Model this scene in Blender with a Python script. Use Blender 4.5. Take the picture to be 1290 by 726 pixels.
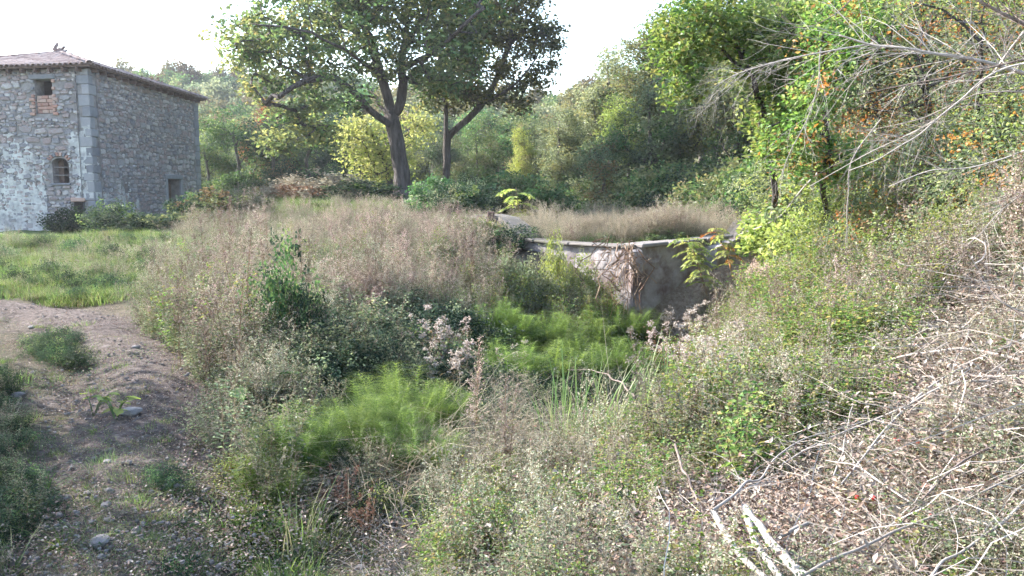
import bpy, math, random
import numpy as np
from mathutils import Vector, Matrix, Euler

for o in list(bpy.data.objects):
    bpy.data.objects.remove(o)
SC = bpy.context.scene
COL = SC.collection
PI = math.pi
R = np.random.default_rng(7)
random.seed(7)

# ---------------------------------------------------------------- camera, sky, sun, exposure
F = 1000.0 / 1290.0            # focal length / frame width
PITCH = math.atan(0.113)
EYE = 2.0
cam_d = bpy.data.cameras.new('camera')
cam_d.sensor_width = 36.0
cam_d.lens = 36.0 * F
cam_d.clip_start = 0.05
cam_d.clip_end = 3000
cam = bpy.data.objects.new('camera', cam_d)
cam.location = (0, 0, EYE)
cam.rotation_euler = (PI / 2 - PITCH, 0, 0)
COL.objects.link(cam)
SC.camera = cam

SUN_AZ = -66.0      # degrees left of the view direction
SUN_EL = 33.0
W = bpy.data.worlds.new('World')
SC.world = W
W.use_nodes = True
nt = W.node_tree
bg = nt.nodes['Background']
sky = nt.nodes.new('ShaderNodeTexSky')
sky.sky_type = 'NISHITA'
sky.sun_disc = False
sky.sun_elevation = math.radians(SUN_EL)
sky.sun_rotation = math.radians(SUN_AZ)
sky.air_density = 1.25
sky.dust_density = 1.0
sky.ozone_density = 1.0
bg.inputs['Strength'].default_value = 0.15
nt.links.new(sky.outputs[0], bg.inputs['Color'])

sd = bpy.data.lights.new('sun', 'SUN')
sd.energy = 5.0
sd.angle = math.radians(0.6)
sd.color = (1.0, 0.95, 0.88)
sun = bpy.data.objects.new('sun', sd)
az, el = math.radians(SUN_AZ), math.radians(SUN_EL)
sdir = Vector((math.sin(az) * math.cos(el), math.cos(az) * math.cos(el), math.sin(el)))
sun.rotation_euler = sdir.to_track_quat('Z', 'Y').to_euler()
sun.location = (-30, 20, 40)
COL.objects.link(sun)

SC.view_settings.view_transform = 'Standard'
SC.view_settings.look = 'None'
SC.view_settings.gamma = 1.0
SC.view_settings.exposure = 2.1
SC.render.engine = 'CYCLES'
SC.cycles.max_bounces = 4
SC.cycles.diffuse_bounces = 2
SC.cycles.glossy_bounces = 1
SC.cycles.transmission_bounces = 2
SC.cycles.volume_bounces = 0
SC.cycles.use_denoising = True
SC.cycles.debug_use_spatial_splits = True
SC.cycles.use_adaptive_sampling = True
SC.cycles.adaptive_threshold = 0.035

# ---------------------------------------------------------------- projection helpers (pixels of the 1290 wide photograph)
cp, sp = math.cos(PITCH), math.sin(PITCH)
def ray(px, py):
    a = (np.asarray(px, float) - 645) / 1000.0
    b = (363 - np.asarray(py, float)) / 1000.0
    dy = cp + b * sp
    dz = -sp + b * cp
    return a / dy, dz / dy            # x and z gained per metre of depth
def at(px, py, Y):
    dx, dz = ray(px, py)
    return (float(dx * Y), float(Y), float(EYE + dz * Y))

# ---------------------------------------------------------------- terrain
CP = []
def cpx(px, py, Y, dz=0.0):
    x, y, z = at(px, py, Y)
    CP.append((x, y, z + dz))
for x, y, z in [
    (0, 0, .35), (-3, 0, .3), (3, 0, .7), (0, -8, .6), (-12, -6, .3), (12, -6, 2.5), (-40, -6, 1), (40, -6, 9),
    (0, 4.2, 0), (-1.4, 4.3, -.02), (-2.2, 4.2, .06), (-3.2, 4.6, .16), (-5, 5, .3), (1.2, 4.0, .1), (2.4, 3.8, .36), (4, 4, .95), (7, 4, 2.0),
    (-1.3, 6, .08), (-2.6, 6, .14), (-4, 6.5, .2), (-6, 7, .35), (-10, 8, .3),
    (-2.2, 8.2, .26), (-4, 9, .3), (-6, 10, .35), (-9, 12, .42), (-4.2, 12.5, .42), (-7, 15, .5), (-12, 16, .55), (-16, 20, .65), (-10, 21, .7),
    (0, 5.8, -.12), (.4, 7.5, -.35), (1.0, 10, -.6), (1.8, 12.5, -.8), (3, 14.8, -.9), (1.6, 7, -.2), (3.0, 10, -.3),
    (-1.2, 8.5, 0), (-1.2, 11, -.1), (-1.2, 14, .25), (-2.5, 11, .3), (-3, 15, .6), (-.8, 17, .7), (-4, 19, .9), (.6, 15.5, .0),
    (-7, 19, .8), (-9, 24, 1.15), (-6, 25, 1.55), (-3, 23, 1.3), (-9.5, 30, 2.1), (-6.5, 30, 2.15), (-4.4, 32, 2.15), (-2, 30, 1.9), (-1, 25, 1.5), (0, 30, 1.5), (1, 34, 1.2),
    (-14.5, 26, .85), (-12.6, 30, 1.2), (-20, 27, .8), (-20, 34, .9), (-14, 37, 1.2), (-30, 30, .9), (-12, 40, 2.0), (-11, 34, 2.05), (-24, 45, 1.5),
    (1, 18.6, .95), (3, 17.4, .95), (5.5, 19, 1.05), (2, 24, 1.05), (5, 28, 1.2), (9, 30, 2.0), (2, 36, 1.35), (6, 38, 1.8), (-4, 40, 1.6), (-4, 50, 1.6), (4, 50, 2.2), (-15, 50, 2.2),
    (1.9, 5, .1), (2.9, 8, .05), (3.9, 12, -.1), (3.3, 5, .6), (4.1, 8, .65), (5.4, 8, 1.25), (6, 12, 1.05), (8, 12, 1.9), (5.9, 16, .95), (8, 16, 1.75), (11, 16, 2.5),
    (7.2, 20, 1.45), (10, 22, 2.3), (14, 22, 3.4), (9, 26, 1.9), (14, 32, 4), (20, 30, 6), (10, 8, 2.6), (20, 12, 5), (24, 45, 8), (12, 45, 4), (40, 40, 12), (40, 10, 9),
    (-20, 60, 3), (-35, 60, 2.6), (-45, 90, 6.5), (-30, 90, 6.5), (-10, 80, 5), (5, 80, 5), (20, 80, 9), (40, 90, 16),
    (-75, 125, 13), (-55, 120, 15), (-40, 125, 16), (-20, 130, 14.5), (0, 130, 12), (10, 130, 8.5), (40, 130, 14), (70, 120, 22), (-95, 110, 12), (-90, 60, 7), (-60, 40, 2),
    (-60, 180, 10), (0, 190, 5), (60, 190, 10), (-200, 200, 14), (200, 200, 26), (0, 400, 2), (-400, 400, 5), (400, 400, 10), (-400, 0, 2), (400, 0, 20), (0, -100, 0), (0, 800, 0), (600, -200, 5), (-600, -200, 0)]:
    CP.append((x, y, z))
CP = np.array(CP)
C2 = 1.2 ** 2
def kern(d2): return np.sqrt(d2 + C2)
_d = ((CP[:, None, :2] - CP[None, :, :2]) ** 2).sum(-1)
_A = kern(_d)
_n = len(CP)
_M = np.zeros((_n + 1, _n + 1)); _M[:_n, :_n] = _A - np.eye(_n) * .02; _M[:_n, _n] = 1; _M[_n, :_n] = 1
_w = np.linalg.solve(_M, np.append(CP[:, 2], 0))
def rbf(x, y):
    out = np.full(x.shape, _w[-1])
    for i in range(_n):
        out += _w[i] * np.sqrt((x - CP[i, 0]) ** 2 + (y - CP[i, 1]) ** 2 + C2)
    return out
_tab = np.random.default_rng(3).random((256, 256))
def vnoise(x, y):
    xi = np.floor(x).astype(int); yi = np.floor(y).astype(int)
    fx = x - xi; fy = y - yi
    fx = fx * fx * (3 - 2 * fx); fy = fy * fy * (3 - 2 * fy)
    a = _tab[xi & 255, yi & 255]; b = _tab[(xi + 1) & 255, yi & 255]
    c = _tab[xi & 255, (yi + 1) & 255]; d = _tab[(xi + 1) & 255, (yi + 1) & 255]
    return (a * (1 - fx) + b * fx) * (1 - fy) + (c * (1 - fx) + d * fx) * fy - .5
NX0, NX1, NY0, NY1, NS = -45.0, 45.0, -6.0, 78.0, .15
gx = np.arange(NX0, NX1 + NS, NS); gy = np.arange(NY0, NY1 + NS, NS)
GX, GY = np.meshgrid(gx, gy, indexing='ij')
HG = rbf(GX, GY)
HG += .10 * vnoise(GX * .9, GY * .9) + .06 * vnoise(GX * 2.3 + 9, GY * 2.3) + .035 * vnoise(GX * 5.1, GY * 5.1 + 4)
# the gully side of the dam is cut down, the terrace behind it is flat
def H(x, y):
    x = np.asarray(x, float); y = np.asarray(y, float)
    u = np.clip((x - NX0) / NS, 0, len(gx) - 1.001); v = np.clip((y - NY0) / NS, 0, len(gy) - 1.001)
    i = u.astype(int); j = v.astype(int); fu = u - i; fv = v - j
    near = (HG[i, j] * (1 - fu) + HG[i + 1, j] * fu) * (1 - fv) + (HG[i, j + 1] * (1 - fu) + HG[i + 1, j + 1] * fu) * fv
    far = (x < NX0) | (x > NX1) | (y < NY0) | (y > NY1)
    if np.any(far):
        near = np.array(near, dtype=float)
        if near.ndim == 0:
            return float(rbf(x, y))
        near[far] = rbf(x[far], y[far])
    return near
def Hf(x, y): return float(H(np.array([x]), np.array([y]))[0])
YS = np.geomspace(2.2, 76, 170)
def hit(px, py, h=0.0):
    """ground points whose plant of height h shows at these pixels"""
    px = np.atleast_1d(np.asarray(px, float)); py = np.atleast_1d(np.asarray(py, float))
    dx, dz = ray(px, py)
    X = dx[:, None] * YS; Z = EYE + dz[:, None] * YS
    below = Z <= H(X, np.broadcast_to(YS, X.shape)) + h
    ok = below.any(1)
    k = below.argmax(1)
    Y = YS[k]
    x = dx * Y
    return np.stack([x, Y, H(x, Y)], 1), ok
def inpoly(px, py, poly):
    c = np.zeros(px.shape, bool); n = len(poly)
    for i in range(n):
        x1, y1 = poly[i]; x2, y2 = poly[i - 1]
        m = ((y1 > py) != (y2 > py)) & (px < (x2 - x1) * (py - y1) / ((y2 - y1) or 1e-9) + x1)
        c ^= m
    return c
def zone(poly, n, h=0.0, rng=R):
    P = np.array(poly, float)
    lo, hi = P.min(0), P.max(0)
    out = []
    got = 0
    while got < n:
        p = rng.random((n * 2 + 8, 2)) * (hi - lo) + lo
        p = p[inpoly(p[:, 0], p[:, 1], poly)]
        q, ok = hit(p[:, 0], p[:, 1], h)
        q = q[ok]; out.append(q); got += len(q)
        if len(q) == 0: break
    return np.concatenate(out)[:n]

# ---------------------------------------------------------------- mesh helpers
class G:
    def __init__(s): s.V = []; s.Q = []; s.r = []; s.m = []; s.n = 0
    def add(s, V, Q, r=.5, m=0):
        V = np.asarray(V, float).reshape(-1, 3); Q = np.asarray(Q, int).reshape(-1, 4)
        s.V.append(V); s.Q.append(Q + s.n); s.n += len(V)
        s.r.append(np.broadcast_to(np.asarray(r, float), (len(Q),)).copy())
        s.m.append(np.full(len(Q), m, int))
    def mesh(s, name, mats, smooth=False):
        me = bpy.data.meshes.new(name)
        if s.n:
            V = np.concatenate(s.V); Q = np.concatenate(s.Q); r = np.concatenate(s.r); m = np.concatenate(s.m)
            me.vertices.add(len(V)); me.vertices.foreach_set('co', V.astype(np.float32).ravel())
            me.loops.add(len(Q) * 4); me.loops.foreach_set('vertex_index', Q.astype(np.int32).ravel())
            me.polygons.add(len(Q))
            me.polygons.foreach_set('loop_start', (np.arange(len(Q)) * 4).astype(np.int32))
            me.polygons.foreach_set('loop_total', np.full(len(Q), 4, np.int32))
            me.polygons.foreach_set('material_index', m.astype(np.int32))
            me.polygons.foreach_set('use_smooth', np.full(len(Q), smooth, bool))
            a = me.attributes.new('r', 'FLOAT', 'FACE'); a.data.foreach_set('value', r.astype(np.float32))
        for k in mats: me.materials.append(k)
        me.update(calc_edges=True); me.validate()
        return me
def unit(v): return v / np.maximum(np.linalg.norm(v, axis=-1, keepdims=True), 1e-9)
def rdir(n, rng=R): return unit(rng.normal(size=(n, 3)))
def leaves(g, c, L, Wd, r=None, m=0, up=.5, d=None, fold=.12, rng=R):
    n = len(c)
    if n == 0: return
    c = np.asarray(c)
    L = np.broadcast_to(L, (n,)) * rng.uniform(.7, 1.3, n); Wd = np.broadcast_to(Wd, (n,)) * rng.uniform(.8, 1.2, n)
    if d is None: d = rdir(n, rng) * np.array([1, 1, .55]) - np.array([0, 0, .12])
    d = unit(d)
    nn = unit(rdir(n, rng) + np.array([0, 0, up * 1.6]))
    s = unit(np.cross(d, nn)); nn = np.cross(s, d)
    mid = c + d * (L * .45)[:, None] - nn * (L * fold)[:, None] * 0
    k = nn * (L * fold)[:, None]
    V = np.stack([c, mid + s * (Wd * .5)[:, None] + k, c + d * L[:, None], mid - s * (Wd * .5)[:, None] + k], 1)
    if r is None: r = rng.random(n)
    g.add(V, np.arange(n * 4).reshape(n, 4), r, m)
def blades(g, base, out, L, w, lean=.4, droop=.3, r=None, m=0, seg=3, tip=.12, rng=R, up=None):
    """ribbons: grass blades, stems, thin twigs"""
    n = len(base)
    if n == 0: return None
    L = np.broadcast_to(L, (n,)); w = np.broadcast_to(w, (n,)); lean = np.broadcast_to(lean, (n,)); droop = np.broadcast_to(droop, (n,))
    out = unit(np.asarray(out, float))
    upv = np.array([0, 0, 1.0]) if up is None else up
    side = unit(np.cross(out, [0, 0, 1.0]) + rng.normal(size=(n, 3)) * .3)
    rings = []
    for i in range(seg + 1):
        t = i / seg
        p = base + (L * t)[:, None] * (upv + out * (lean * (.35 + .65 * t))[:, None]) - np.array([0, 0, 1.0]) * (L * droop * t * t)[:, None]
        ww = w * (1 - (1 - tip) * t ** 1.6) * .5
        rings.append(np.stack([p - side * ww[:, None], p + side * ww[:, None]], 1))
    V = np.stack(rings, 1).reshape(-1, 3)
    o = np.arange(n)[:, None] * (2 * (seg + 1))
    Q = np.concatenate([np.stack([o + 2 * i, o + 2 * i + 1, o + 2 * i + 3, o + 2 * i + 2], -1).reshape(n, 1, 4) for i in range(seg)], 1).reshape(-1, 4)
    if r is None: r = rng.random(n)
    g.add(V, Q, np.repeat(np.broadcast_to(r, (n,)), seg), m)
    def pos(i, t):
        t = np.asarray(t)[:, None]
        return base[i] + (L[i])[:, None] * t * (upv + out[i] * lean[i][:, None] * (.35 + .65 * t)) - np.array([0, 0, 1.0]) * (L[i] * droop[i])[:, None] * t * t
    return pos
def tube(g, pts, rad, k=6, r=.5, m=0, cap=True):
    P = np.asarray(pts, float); n = len(P)
    rad = np.broadcast_to(np.asarray(rad, float), (n,))
    T = unit(np.gradient(P, axis=0))
    ref = np.array([0, 0, 1.0]) if abs(T[:, 2]).mean() < .8 else np.array([1.0, 0, 0])
    A = unit(np.cross(T, ref)); B = np.cross(T, A)
    th = np.arange(k) / k * 2 * PI
    V = P[:, None] + rad[:, None, None] * (A[:, None] * np.cos(th)[None, :, None] + B[:, None] * np.sin(th)[None, :, None])
    V = V.reshape(-1, 3)
    i = np.arange(n - 1)[:, None]; j = np.arange(k)[None]
    Q = np.stack([i * k + j, i * k + (j + 1) % k, (i + 1) * k + (j + 1) % k, (i + 1) * k + j], -1).reshape(-1, 4)
    if cap and k >= 4:
        e = []
        for s0 in (0, (n - 1) * k):
            for a in range(1, k - 2, 2): e.append([s0, s0 + a, s0 + a + 1, s0 + a + 2])
        Q = np.concatenate([Q, np.array(e)])
    g.add(V, Q, r, m)
def box(g, o, a, b, c, r=.5, m=0):
    o, a, b, c = [np.asarray(v, float) for v in (o, a, b, c)]
    V = [o, o + a, o + a + b, o + b, o + c, o + a + c, o + a + b + c, o + b + c]
    g.add(V, [[0, 3, 2, 1], [4, 5, 6, 7], [0, 1, 5, 4], [1, 2, 6, 5], [2, 3, 7, 6], [3, 0, 4, 7]], r, m)
def curve(pts, n=24, wob=0, rng=R):
    """Catmull-Rom through the points"""
    P = np.asarray(pts, float)
    if len(P) == 2: P = np.array([P[0], (P[0] + P[1]) / 2, P[1]])
    P = np.concatenate([[2 * P[0] - P[1]], P, [2 * P[-1] - P[-2]]])
    t = np.linspace(0, len(P) - 3 - 1e-6, n); i = t.astype(int); f = (t - i)[:, None]
    a, b, c, d = P[i], P[i + 1], P[i + 2], P[i + 3]
    o = .5 * (2 * b + (c - a) * f + (2 * a - 5 * b + 4 * c - d) * f ** 2 + (3 * b - a - 3 * c + d) * f ** 3)
    if wob: o[1:-1] += rng.normal(size=(n - 2, 3)) * wob
    return o

def link(o, parent=None):
    COL.objects.link(o)
    if parent is not None: o.parent = parent
    return o
def obj(name, me, parent=None, loc=None, rot=None, scl=None, **tags):
    o = bpy.data.objects.new(name, me)
    if loc is not None: o.location = loc
    if rot is not None: o.rotation_euler = rot
    if scl is not None: o.scale = scl if hasattr(scl, '__len__') else (scl,) * 3
    for k, v in tags.items(): o[k] = v
    return link(o, parent)
def thing(name, label, cat, loc=(0, 0, 0), rot=(0, 0, 0), scl=1, group=None):
    o = obj(name, None, None, loc, rot, scl, label=label, category=cat)
    o.empty_display_size = .2
    if group: o['group'] = group
    return o
def clone(root, kids, loc, rot, scl, label, group=None, mats=None):
    """a copy of a thing with copies of its parts"""
    r = root.copy(); COL.objects.link(r); r.location = loc; r.rotation_euler = rot
    r.scale = scl if hasattr(scl, '__len__') else (scl,) * 3
    r['label'] = label
    if group: r['group'] = group
    for ch in kids:
        c = ch.copy(); COL.objects.link(c); c.parent = r
        if mats and mats.get(ch['role']):
            for s, mm in zip(c.material_slots, mats[ch['role']]):
                s.link = 'OBJECT'; s.material = mm
    return r

# ---------------------------------------------------------------- materials
def newmat(name):
    m = bpy.data.materials.new(name); m.use_nodes = True
    t = m.node_tree; t.nodes.clear()
    out = t.nodes.new('ShaderNodeOutputMaterial')
    return m, t, out
def ramp(t, cols, interp='LINEAR'):
    rp = t.nodes.new('ShaderNodeValToRGB'); rp.color_ramp.interpolation = interp
    e = rp.color_ramp.elements
    while len(e) > 1: e.remove(e[-1])
    for i, c in enumerate(cols):
        p = i / max(1, len(cols) - 1)
        if i == 0: e[0].position = 0; e[0].color = (*c, 1)
        else:
            q = e.new(p); q.color = (*c, 1)
    return rp
def leafmat(name, cols, trans=.4, vary=.35, rough=.6, tcol=1.25, hue=.03):
    m, t, out = newmat(name)
    a = t.nodes.new('ShaderNodeAttribute'); a.attribute_name = 'r'
    rp = ramp(t, cols); t.links.new(a.outputs['Fac'], rp.inputs[0])
    oi = t.nodes.new('ShaderNodeObjectInfo')
    mr = t.nodes.new('ShaderNodeMapRange'); mr.inputs[3].default_value = 1 - vary; mr.inputs[4].default_value = 1 + vary
    t.links.new(oi.outputs['Random'], mr.inputs[0])
    mh = t.nodes.new('ShaderNodeMapRange'); mh.inputs[3].default_value = .5 - hue; mh.inputs[4].default_value = .5 + hue
    mu = t.nodes.new('ShaderNodeMath'); mu.operation = 'MULTIPLY'; mu.inputs[1].default_value = 7.13
    fr = t.nodes.new('ShaderNodeMath'); fr.operation = 'FRACT'
    t.links.new(oi.outputs['Random'], mu.inputs[0]); t.links.new(mu.outputs[0], fr.inputs[0]); t.links.new(fr.outputs[0], mh.inputs[0])
    hs = t.nodes.new('ShaderNodeHueSaturation')
    t.links.new(mr.outputs[0], hs.inputs['Value']); t.links.new(mh.outputs[0], hs.inputs['Hue']); t.links.new(rp.outputs[0], hs.inputs['Color'])
    d = t.nodes.new('ShaderNodeBsdfDiffuse'); t.links.new(hs.outputs[0], d.inputs['Color'])
    s = t.nodes.new('ShaderNodeBsdfTranslucent')
    br = t.nodes.new('ShaderNodeHueSaturation'); br.inputs['Value'].default_value = tcol; br.inputs['Saturation'].default_value = 1.15; br.inputs['Hue'].default_value = .49
    t.links.new(hs.outputs[0], br.inputs['Color']); t.links.new(br.outputs[0], s.inputs['Color'])
    mx = t.nodes.new('ShaderNodeMixShader'); mx.inputs[0].default_value = trans
    t.links.new(d.outputs[0], mx.inputs[1]); t.links.new(s.outputs[0], mx.inputs[2])
    gl = t.nodes.new('ShaderNodeBsdfGlossy'); gl.inputs['Roughness'].default_value = .42; gl.inputs['Color'].default_value = (.8, .8, .85, 1)
    m2 = t.nodes.new('ShaderNodeMixShader'); m2.inputs[0].default_value = .015
    t.links.new(mx.outputs[0], m2.inputs[1]); t.links.new(gl.outputs[0], m2.inputs[2])
    t.links.new(m2.outputs[0], out.inputs['Surface'])
    return m
def solidmat(name, cols, scale=6, detail=6, bump=.3, rough=.9, stretch=(1, 1, 1), objrand=False, attr=False, bscale=None, dist=.02, coord='Object'):
    m, t, out = newmat(name)
    tc = t.nodes.new('ShaderNodeTexCoord')
    mp = t.nodes.new('ShaderNodeMapping'); mp.inputs['Scale'].default_value = stretch
    t.links.new(tc.outputs[coord], mp.inputs[0])
    n = t.nodes.new('ShaderNodeTexNoise'); n.inputs['Scale'].default_value = scale; n.inputs['Detail'].default_value = detail; n.inputs['Roughness'].default_value = .65
    t.links.new(mp.outputs[0], n.inputs['Vector'])
    fac = n.outputs['Fac']
    st = t.nodes.new('ShaderNodeMapRange'); st.inputs[1].default_value = .3; st.inputs[2].default_value = .7
    t.links.new(fac, st.inputs[0]); fac = st.outputs[0]
    if objrand or attr:
        ad = t.nodes.new('ShaderNodeMath'); ad.operation = 'ADD'
        if objrand:
            oi = t.nodes.new('ShaderNodeObjectInfo'); t.links.new(oi.outputs['Random'], ad.inputs[0])
        else: ad.inputs[0].default_value = 0
        if attr:
            aa = t.nodes.new('ShaderNodeAttribute'); aa.attribute_name = 'r'; t.links.new(aa.outputs['Fac'], ad.inputs[1])
        else: ad.inputs[1].default_value = 0
        fr = t.nodes.new('ShaderNodeMath'); fr.operation = 'FRACT'; t.links.new(ad.outputs[0], fr.inputs[0])
        mxx = t.nodes.new('ShaderNodeMix'); mxx.data_type = 'FLOAT'; mxx.inputs[0].default_value = .68
        t.links.new(fac, mxx.inputs[2]); t.links.new(fr.outputs[0], mxx.inputs[3]); fac = mxx.outputs[0]
    rp = ramp(t, cols); t.links.new(fac, rp.inputs[0])
    b = t.nodes.new('ShaderNodeBsdfPrincipled'); b.inputs['Roughness'].default_value = rough; b.inputs['Specular IOR Level'].default_value = .25
    t.links.new(rp.outputs[0], b.inputs['Base Color'])
    n2 = t.nodes.new('ShaderNodeTexNoise'); n2.inputs['Scale'].default_value = bscale or scale * 3; n2.inputs['Detail'].default_value = 5
    t.links.new(mp.outputs[0], n2.inputs['Vector'])
    bp = t.nodes.new('ShaderNodeBump'); bp.inputs['Strength'].default_value = bump; bp.inputs['Distance'].default_value = dist
    t.links.new(n2.outputs['Fac'], bp.inputs['Height']); t.links.new(bp.outputs[0], b.inputs['Normal'])
    t.links.new(b.outputs[0], out.inputs['Surface'])
    return m

M = {}
M['oak'] = leafmat('oak_leaves', [(.04, .06, .035), (.075, .10, .05), (.12, .15, .065), (.24, .25, .10), (.22, .17, .08)], trans=.55)
M['green'] = leafmat('green_leaves', [(.04, .085, .035), (.075, .135, .055), (.13, .2, .08), (.22, .26, .10)], trans=.42, vary=.4)
M['dull'] = leafmat('dull_green_leaves', [(.055, .07, .035), (.12, .145, .07), (.2, .22, .10), (.26, .23, .11)], trans=.38, vary=.4, hue=.04)
M['grey'] = leafmat('grey_green_leaves', [(.06, .085, .05), (.13, .165, .09), (.2, .235, .14), (.28, .29, .17)], trans=.4)
M['yellow'] = leafmat('yellow_leaves', [(.19, .22, .09), (.28, .31, .12), (.36, .36, .15), (.24, .27, .11)], trans=.5, vary=.15, hue=.01)
M['russet'] = leafmat('russet_leaves', [(.12, .08, .05), (.18, .12, .07), (.22, .16, .09), (.13, .12, .07)], trans=.35)
M['dullrus'] = leafmat('faded_hill_leaves', [(.10, .10, .05), (.15, .13, .07), (.18, .15, .08)], trans=.35)
M['dark'] = leafmat('dark_leaves', [(.018, .035, .022), (.032, .055, .032), (.05, .078, .045), (.08, .095, .06)], trans=.3)
M['lime'] = leafmat('lime_leaves', [(.15, .2, .06), (.23, .29, .09), (.31, .36, .12), (.38, .39, .15)], trans=.45, vary=.2, hue=.015)
M['bright'] = leafmat('bright_broad_leaves', [(.06, .12, .035), (.10, .18, .05), (.16, .24, .07), (.25, .3, .10), (.3, .24, .1)], trans=.5, vary=.2, hue=.015)
M['grass'] = leafmat('meadow_grass', [(.06, .11, .035), (.11, .175, .055), (.17, .24, .08), (.27, .29, .13)], trans=.35, vary=.4, hue=.015)
M['straw'] = leafmat('dry_straw', [(.2, .165, .125), (.3, .255, .19), (.4, .355, .27), (.2, .2, .13)], trans=.25, vary=.2, hue=.012)
M['plume'] = leafmat('pinkish_seed_plumes', [(.13, .095, .08), (.27, .205, .175), (.4, .325, .28), (.25, .24, .18)], trans=.3, vary=.5, hue=.03)
M['plumepale'] = leafmat('pale_seed_plumes', [(.16, .135, .1), (.32, .29, .22), (.44, .41, .33), (.2, .23, .14)], trans=.3, vary=.45, hue=.03)
M['litterd'] = leafmat('brown_leaf_litter', [(.09, .055, .045), (.17, .11, .085), (.26, .18, .14), (.36, .29, .24)], trans=.1, vary=.3, hue=.01)
M['stem'] = leafmat('brown_stems', [(.13, .08, .055), (.2, .14, .09), (.27, .2, .14)], trans=.1, vary=.25, hue=.01)
M['twig'] = leafmat('pale_dead_twigs', [(.2, .165, .145), (.32, .28, .25), (.43, .39, .36), (.25, .2, .17)], trans=.0, vary=.25, hue=.01)
M['litter'] = leafmat('dead_leaf_litter', [(.12, .085, .065), (.2, .155, .125), (.28, .23, .19), (.36, .31, .27), (.17, .11, .08)], trans=.15, vary=.25, hue=.01)
M['horse'] = leafmat('horsetail_green', [(.025, .06, .02), (.06, .115, .035), (.13, .2, .055), (.24, .31, .09)], trans=.48, vary=.2, hue=.01)
M['reed'] = leafmat('reed_green', [(.09, .16, .06), (.15, .22, .08), (.22, .28, .12), (.3, .28, .16)], trans=.4, vary=.2, hue=.01)
M['fluff'] = leafmat('pale_seed_fluff', [(.3, .24, .2), (.42, .36, .32), (.54, .49, .45)], trans=.35, vary=.12, hue=.01)
M['rust'] = leafmat('rust_seed_heads', [(.12, .065, .045), (.19, .11, .075), (.27, .18, .12)], trans=.25, vary=.2, hue=.01)
M['orange'] = leafmat('orange_leaves', [(.3, .13, .05), (.4, .2, .08), (.42, .3, .12)], trans=.4, vary=.2, hue=.01)
M['log'] = solidmat('white_bleached_log', [(.15, .13, .115), (.27, .245, .22), (.42, .39, .36)], scale=9, bump=.5, stretch=(1, 1, 1), dist=.01)
M['berry'] = solidmat('red_rosehip', [(.4, .015, .02), (.5, .03, .02)], bump=0, rough=.35)
M['bark'] = solidmat('oak_bark', [(.03, .025, .023), (.075, .062, .058), (.13, .112, .105)], scale=7, stretch=(1, 1, .22), bump=1.0, dist=.09)
M['bark2'] = solidmat('grey_bark', [(.05, .042, .038), (.10, .088, .08), (.18, .165, .15)], scale=7, stretch=(1, 1, .3), bump=.8, dist=.03)
M['deadwood'] = solidmat('bleached_deadwood', [(.18, .155, .14), (.29, .26, .235), (.42, .385, .36)], scale=9, bump=.5, objrand=True, dist=.01)
M['darkwood'] = solidmat('dark_dead_branch', [(.09, .07, .06), (.16, .125, .11), (.24, .2, .18)], scale=9, bump=.5, dist=.01)
M['pebble'] = solidmat('path_pebble', [(.09, .075, .072), (.14, .125, .12), (.2, .185, .18)], scale=5, bump=.5, objrand=True, attr=True, dist=.01)
M['rock'] = solidmat('pale_grey_rock', [(.11, .10, .10), (.18, .165, .165), (.26, .245, .245)], scale=5, bump=.6, objrand=True, dist=.02)
M['wstone'] = solidmat('rubble_stone', [(.11, .108, .135), (.21, .2, .23), (.31, .295, .31), (.27, .2, .2), (.45, .42, .43), (.16, .155, .19)], scale=4, bump=.8, objrand=True, attr=True, dist=.03)
M['mortar'] = solidmat('lime_mortar', [(.13, .12, .125), (.22, .2, .205), (.32, .3, .3)], scale=3, bump=.8, dist=.03)
M['plaster'] = solidmat('old_white_plaster', [(.24, .23, .24), (.36, .35, .36), (.48, .47, .475), (.58, .57, .57)], scale=2.6, bump=.5, dist=.02)
M['brick'] = solidmat('red_brick', [(.26, .16, .14), (.36, .2, .165), (.42, .29, .25), (.3, .22, .2)], scale=8, bump=.5, objrand=True, dist=.01)
M['tile'] = solidmat('weathered_roof_tile', [(.13, .085, .08), (.2, .14, .13), (.3, .24, .23), (.22, .13, .11)], scale=4, bump=.4, objrand=True, attr=True, dist=.01)
M['quoin'] = solidmat('grey_sandstone_quoin', [(.14, .14, .165), (.21, .21, .235), (.3, .29, .31)], scale=4, bump=.5, objrand=True, dist=.015)
M['timber'] = solidmat('dark_eave_timber', [(.06, .04, .035), (.11, .07, .06), (.16, .11, .09)], scale=6, bump=.4, dist=.01)
M['iron'] = solidmat('rusty_iron', [(.2, .17, .17), (.3, .27, .27)], scale=20, bump=.2, dist=.005)

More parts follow.
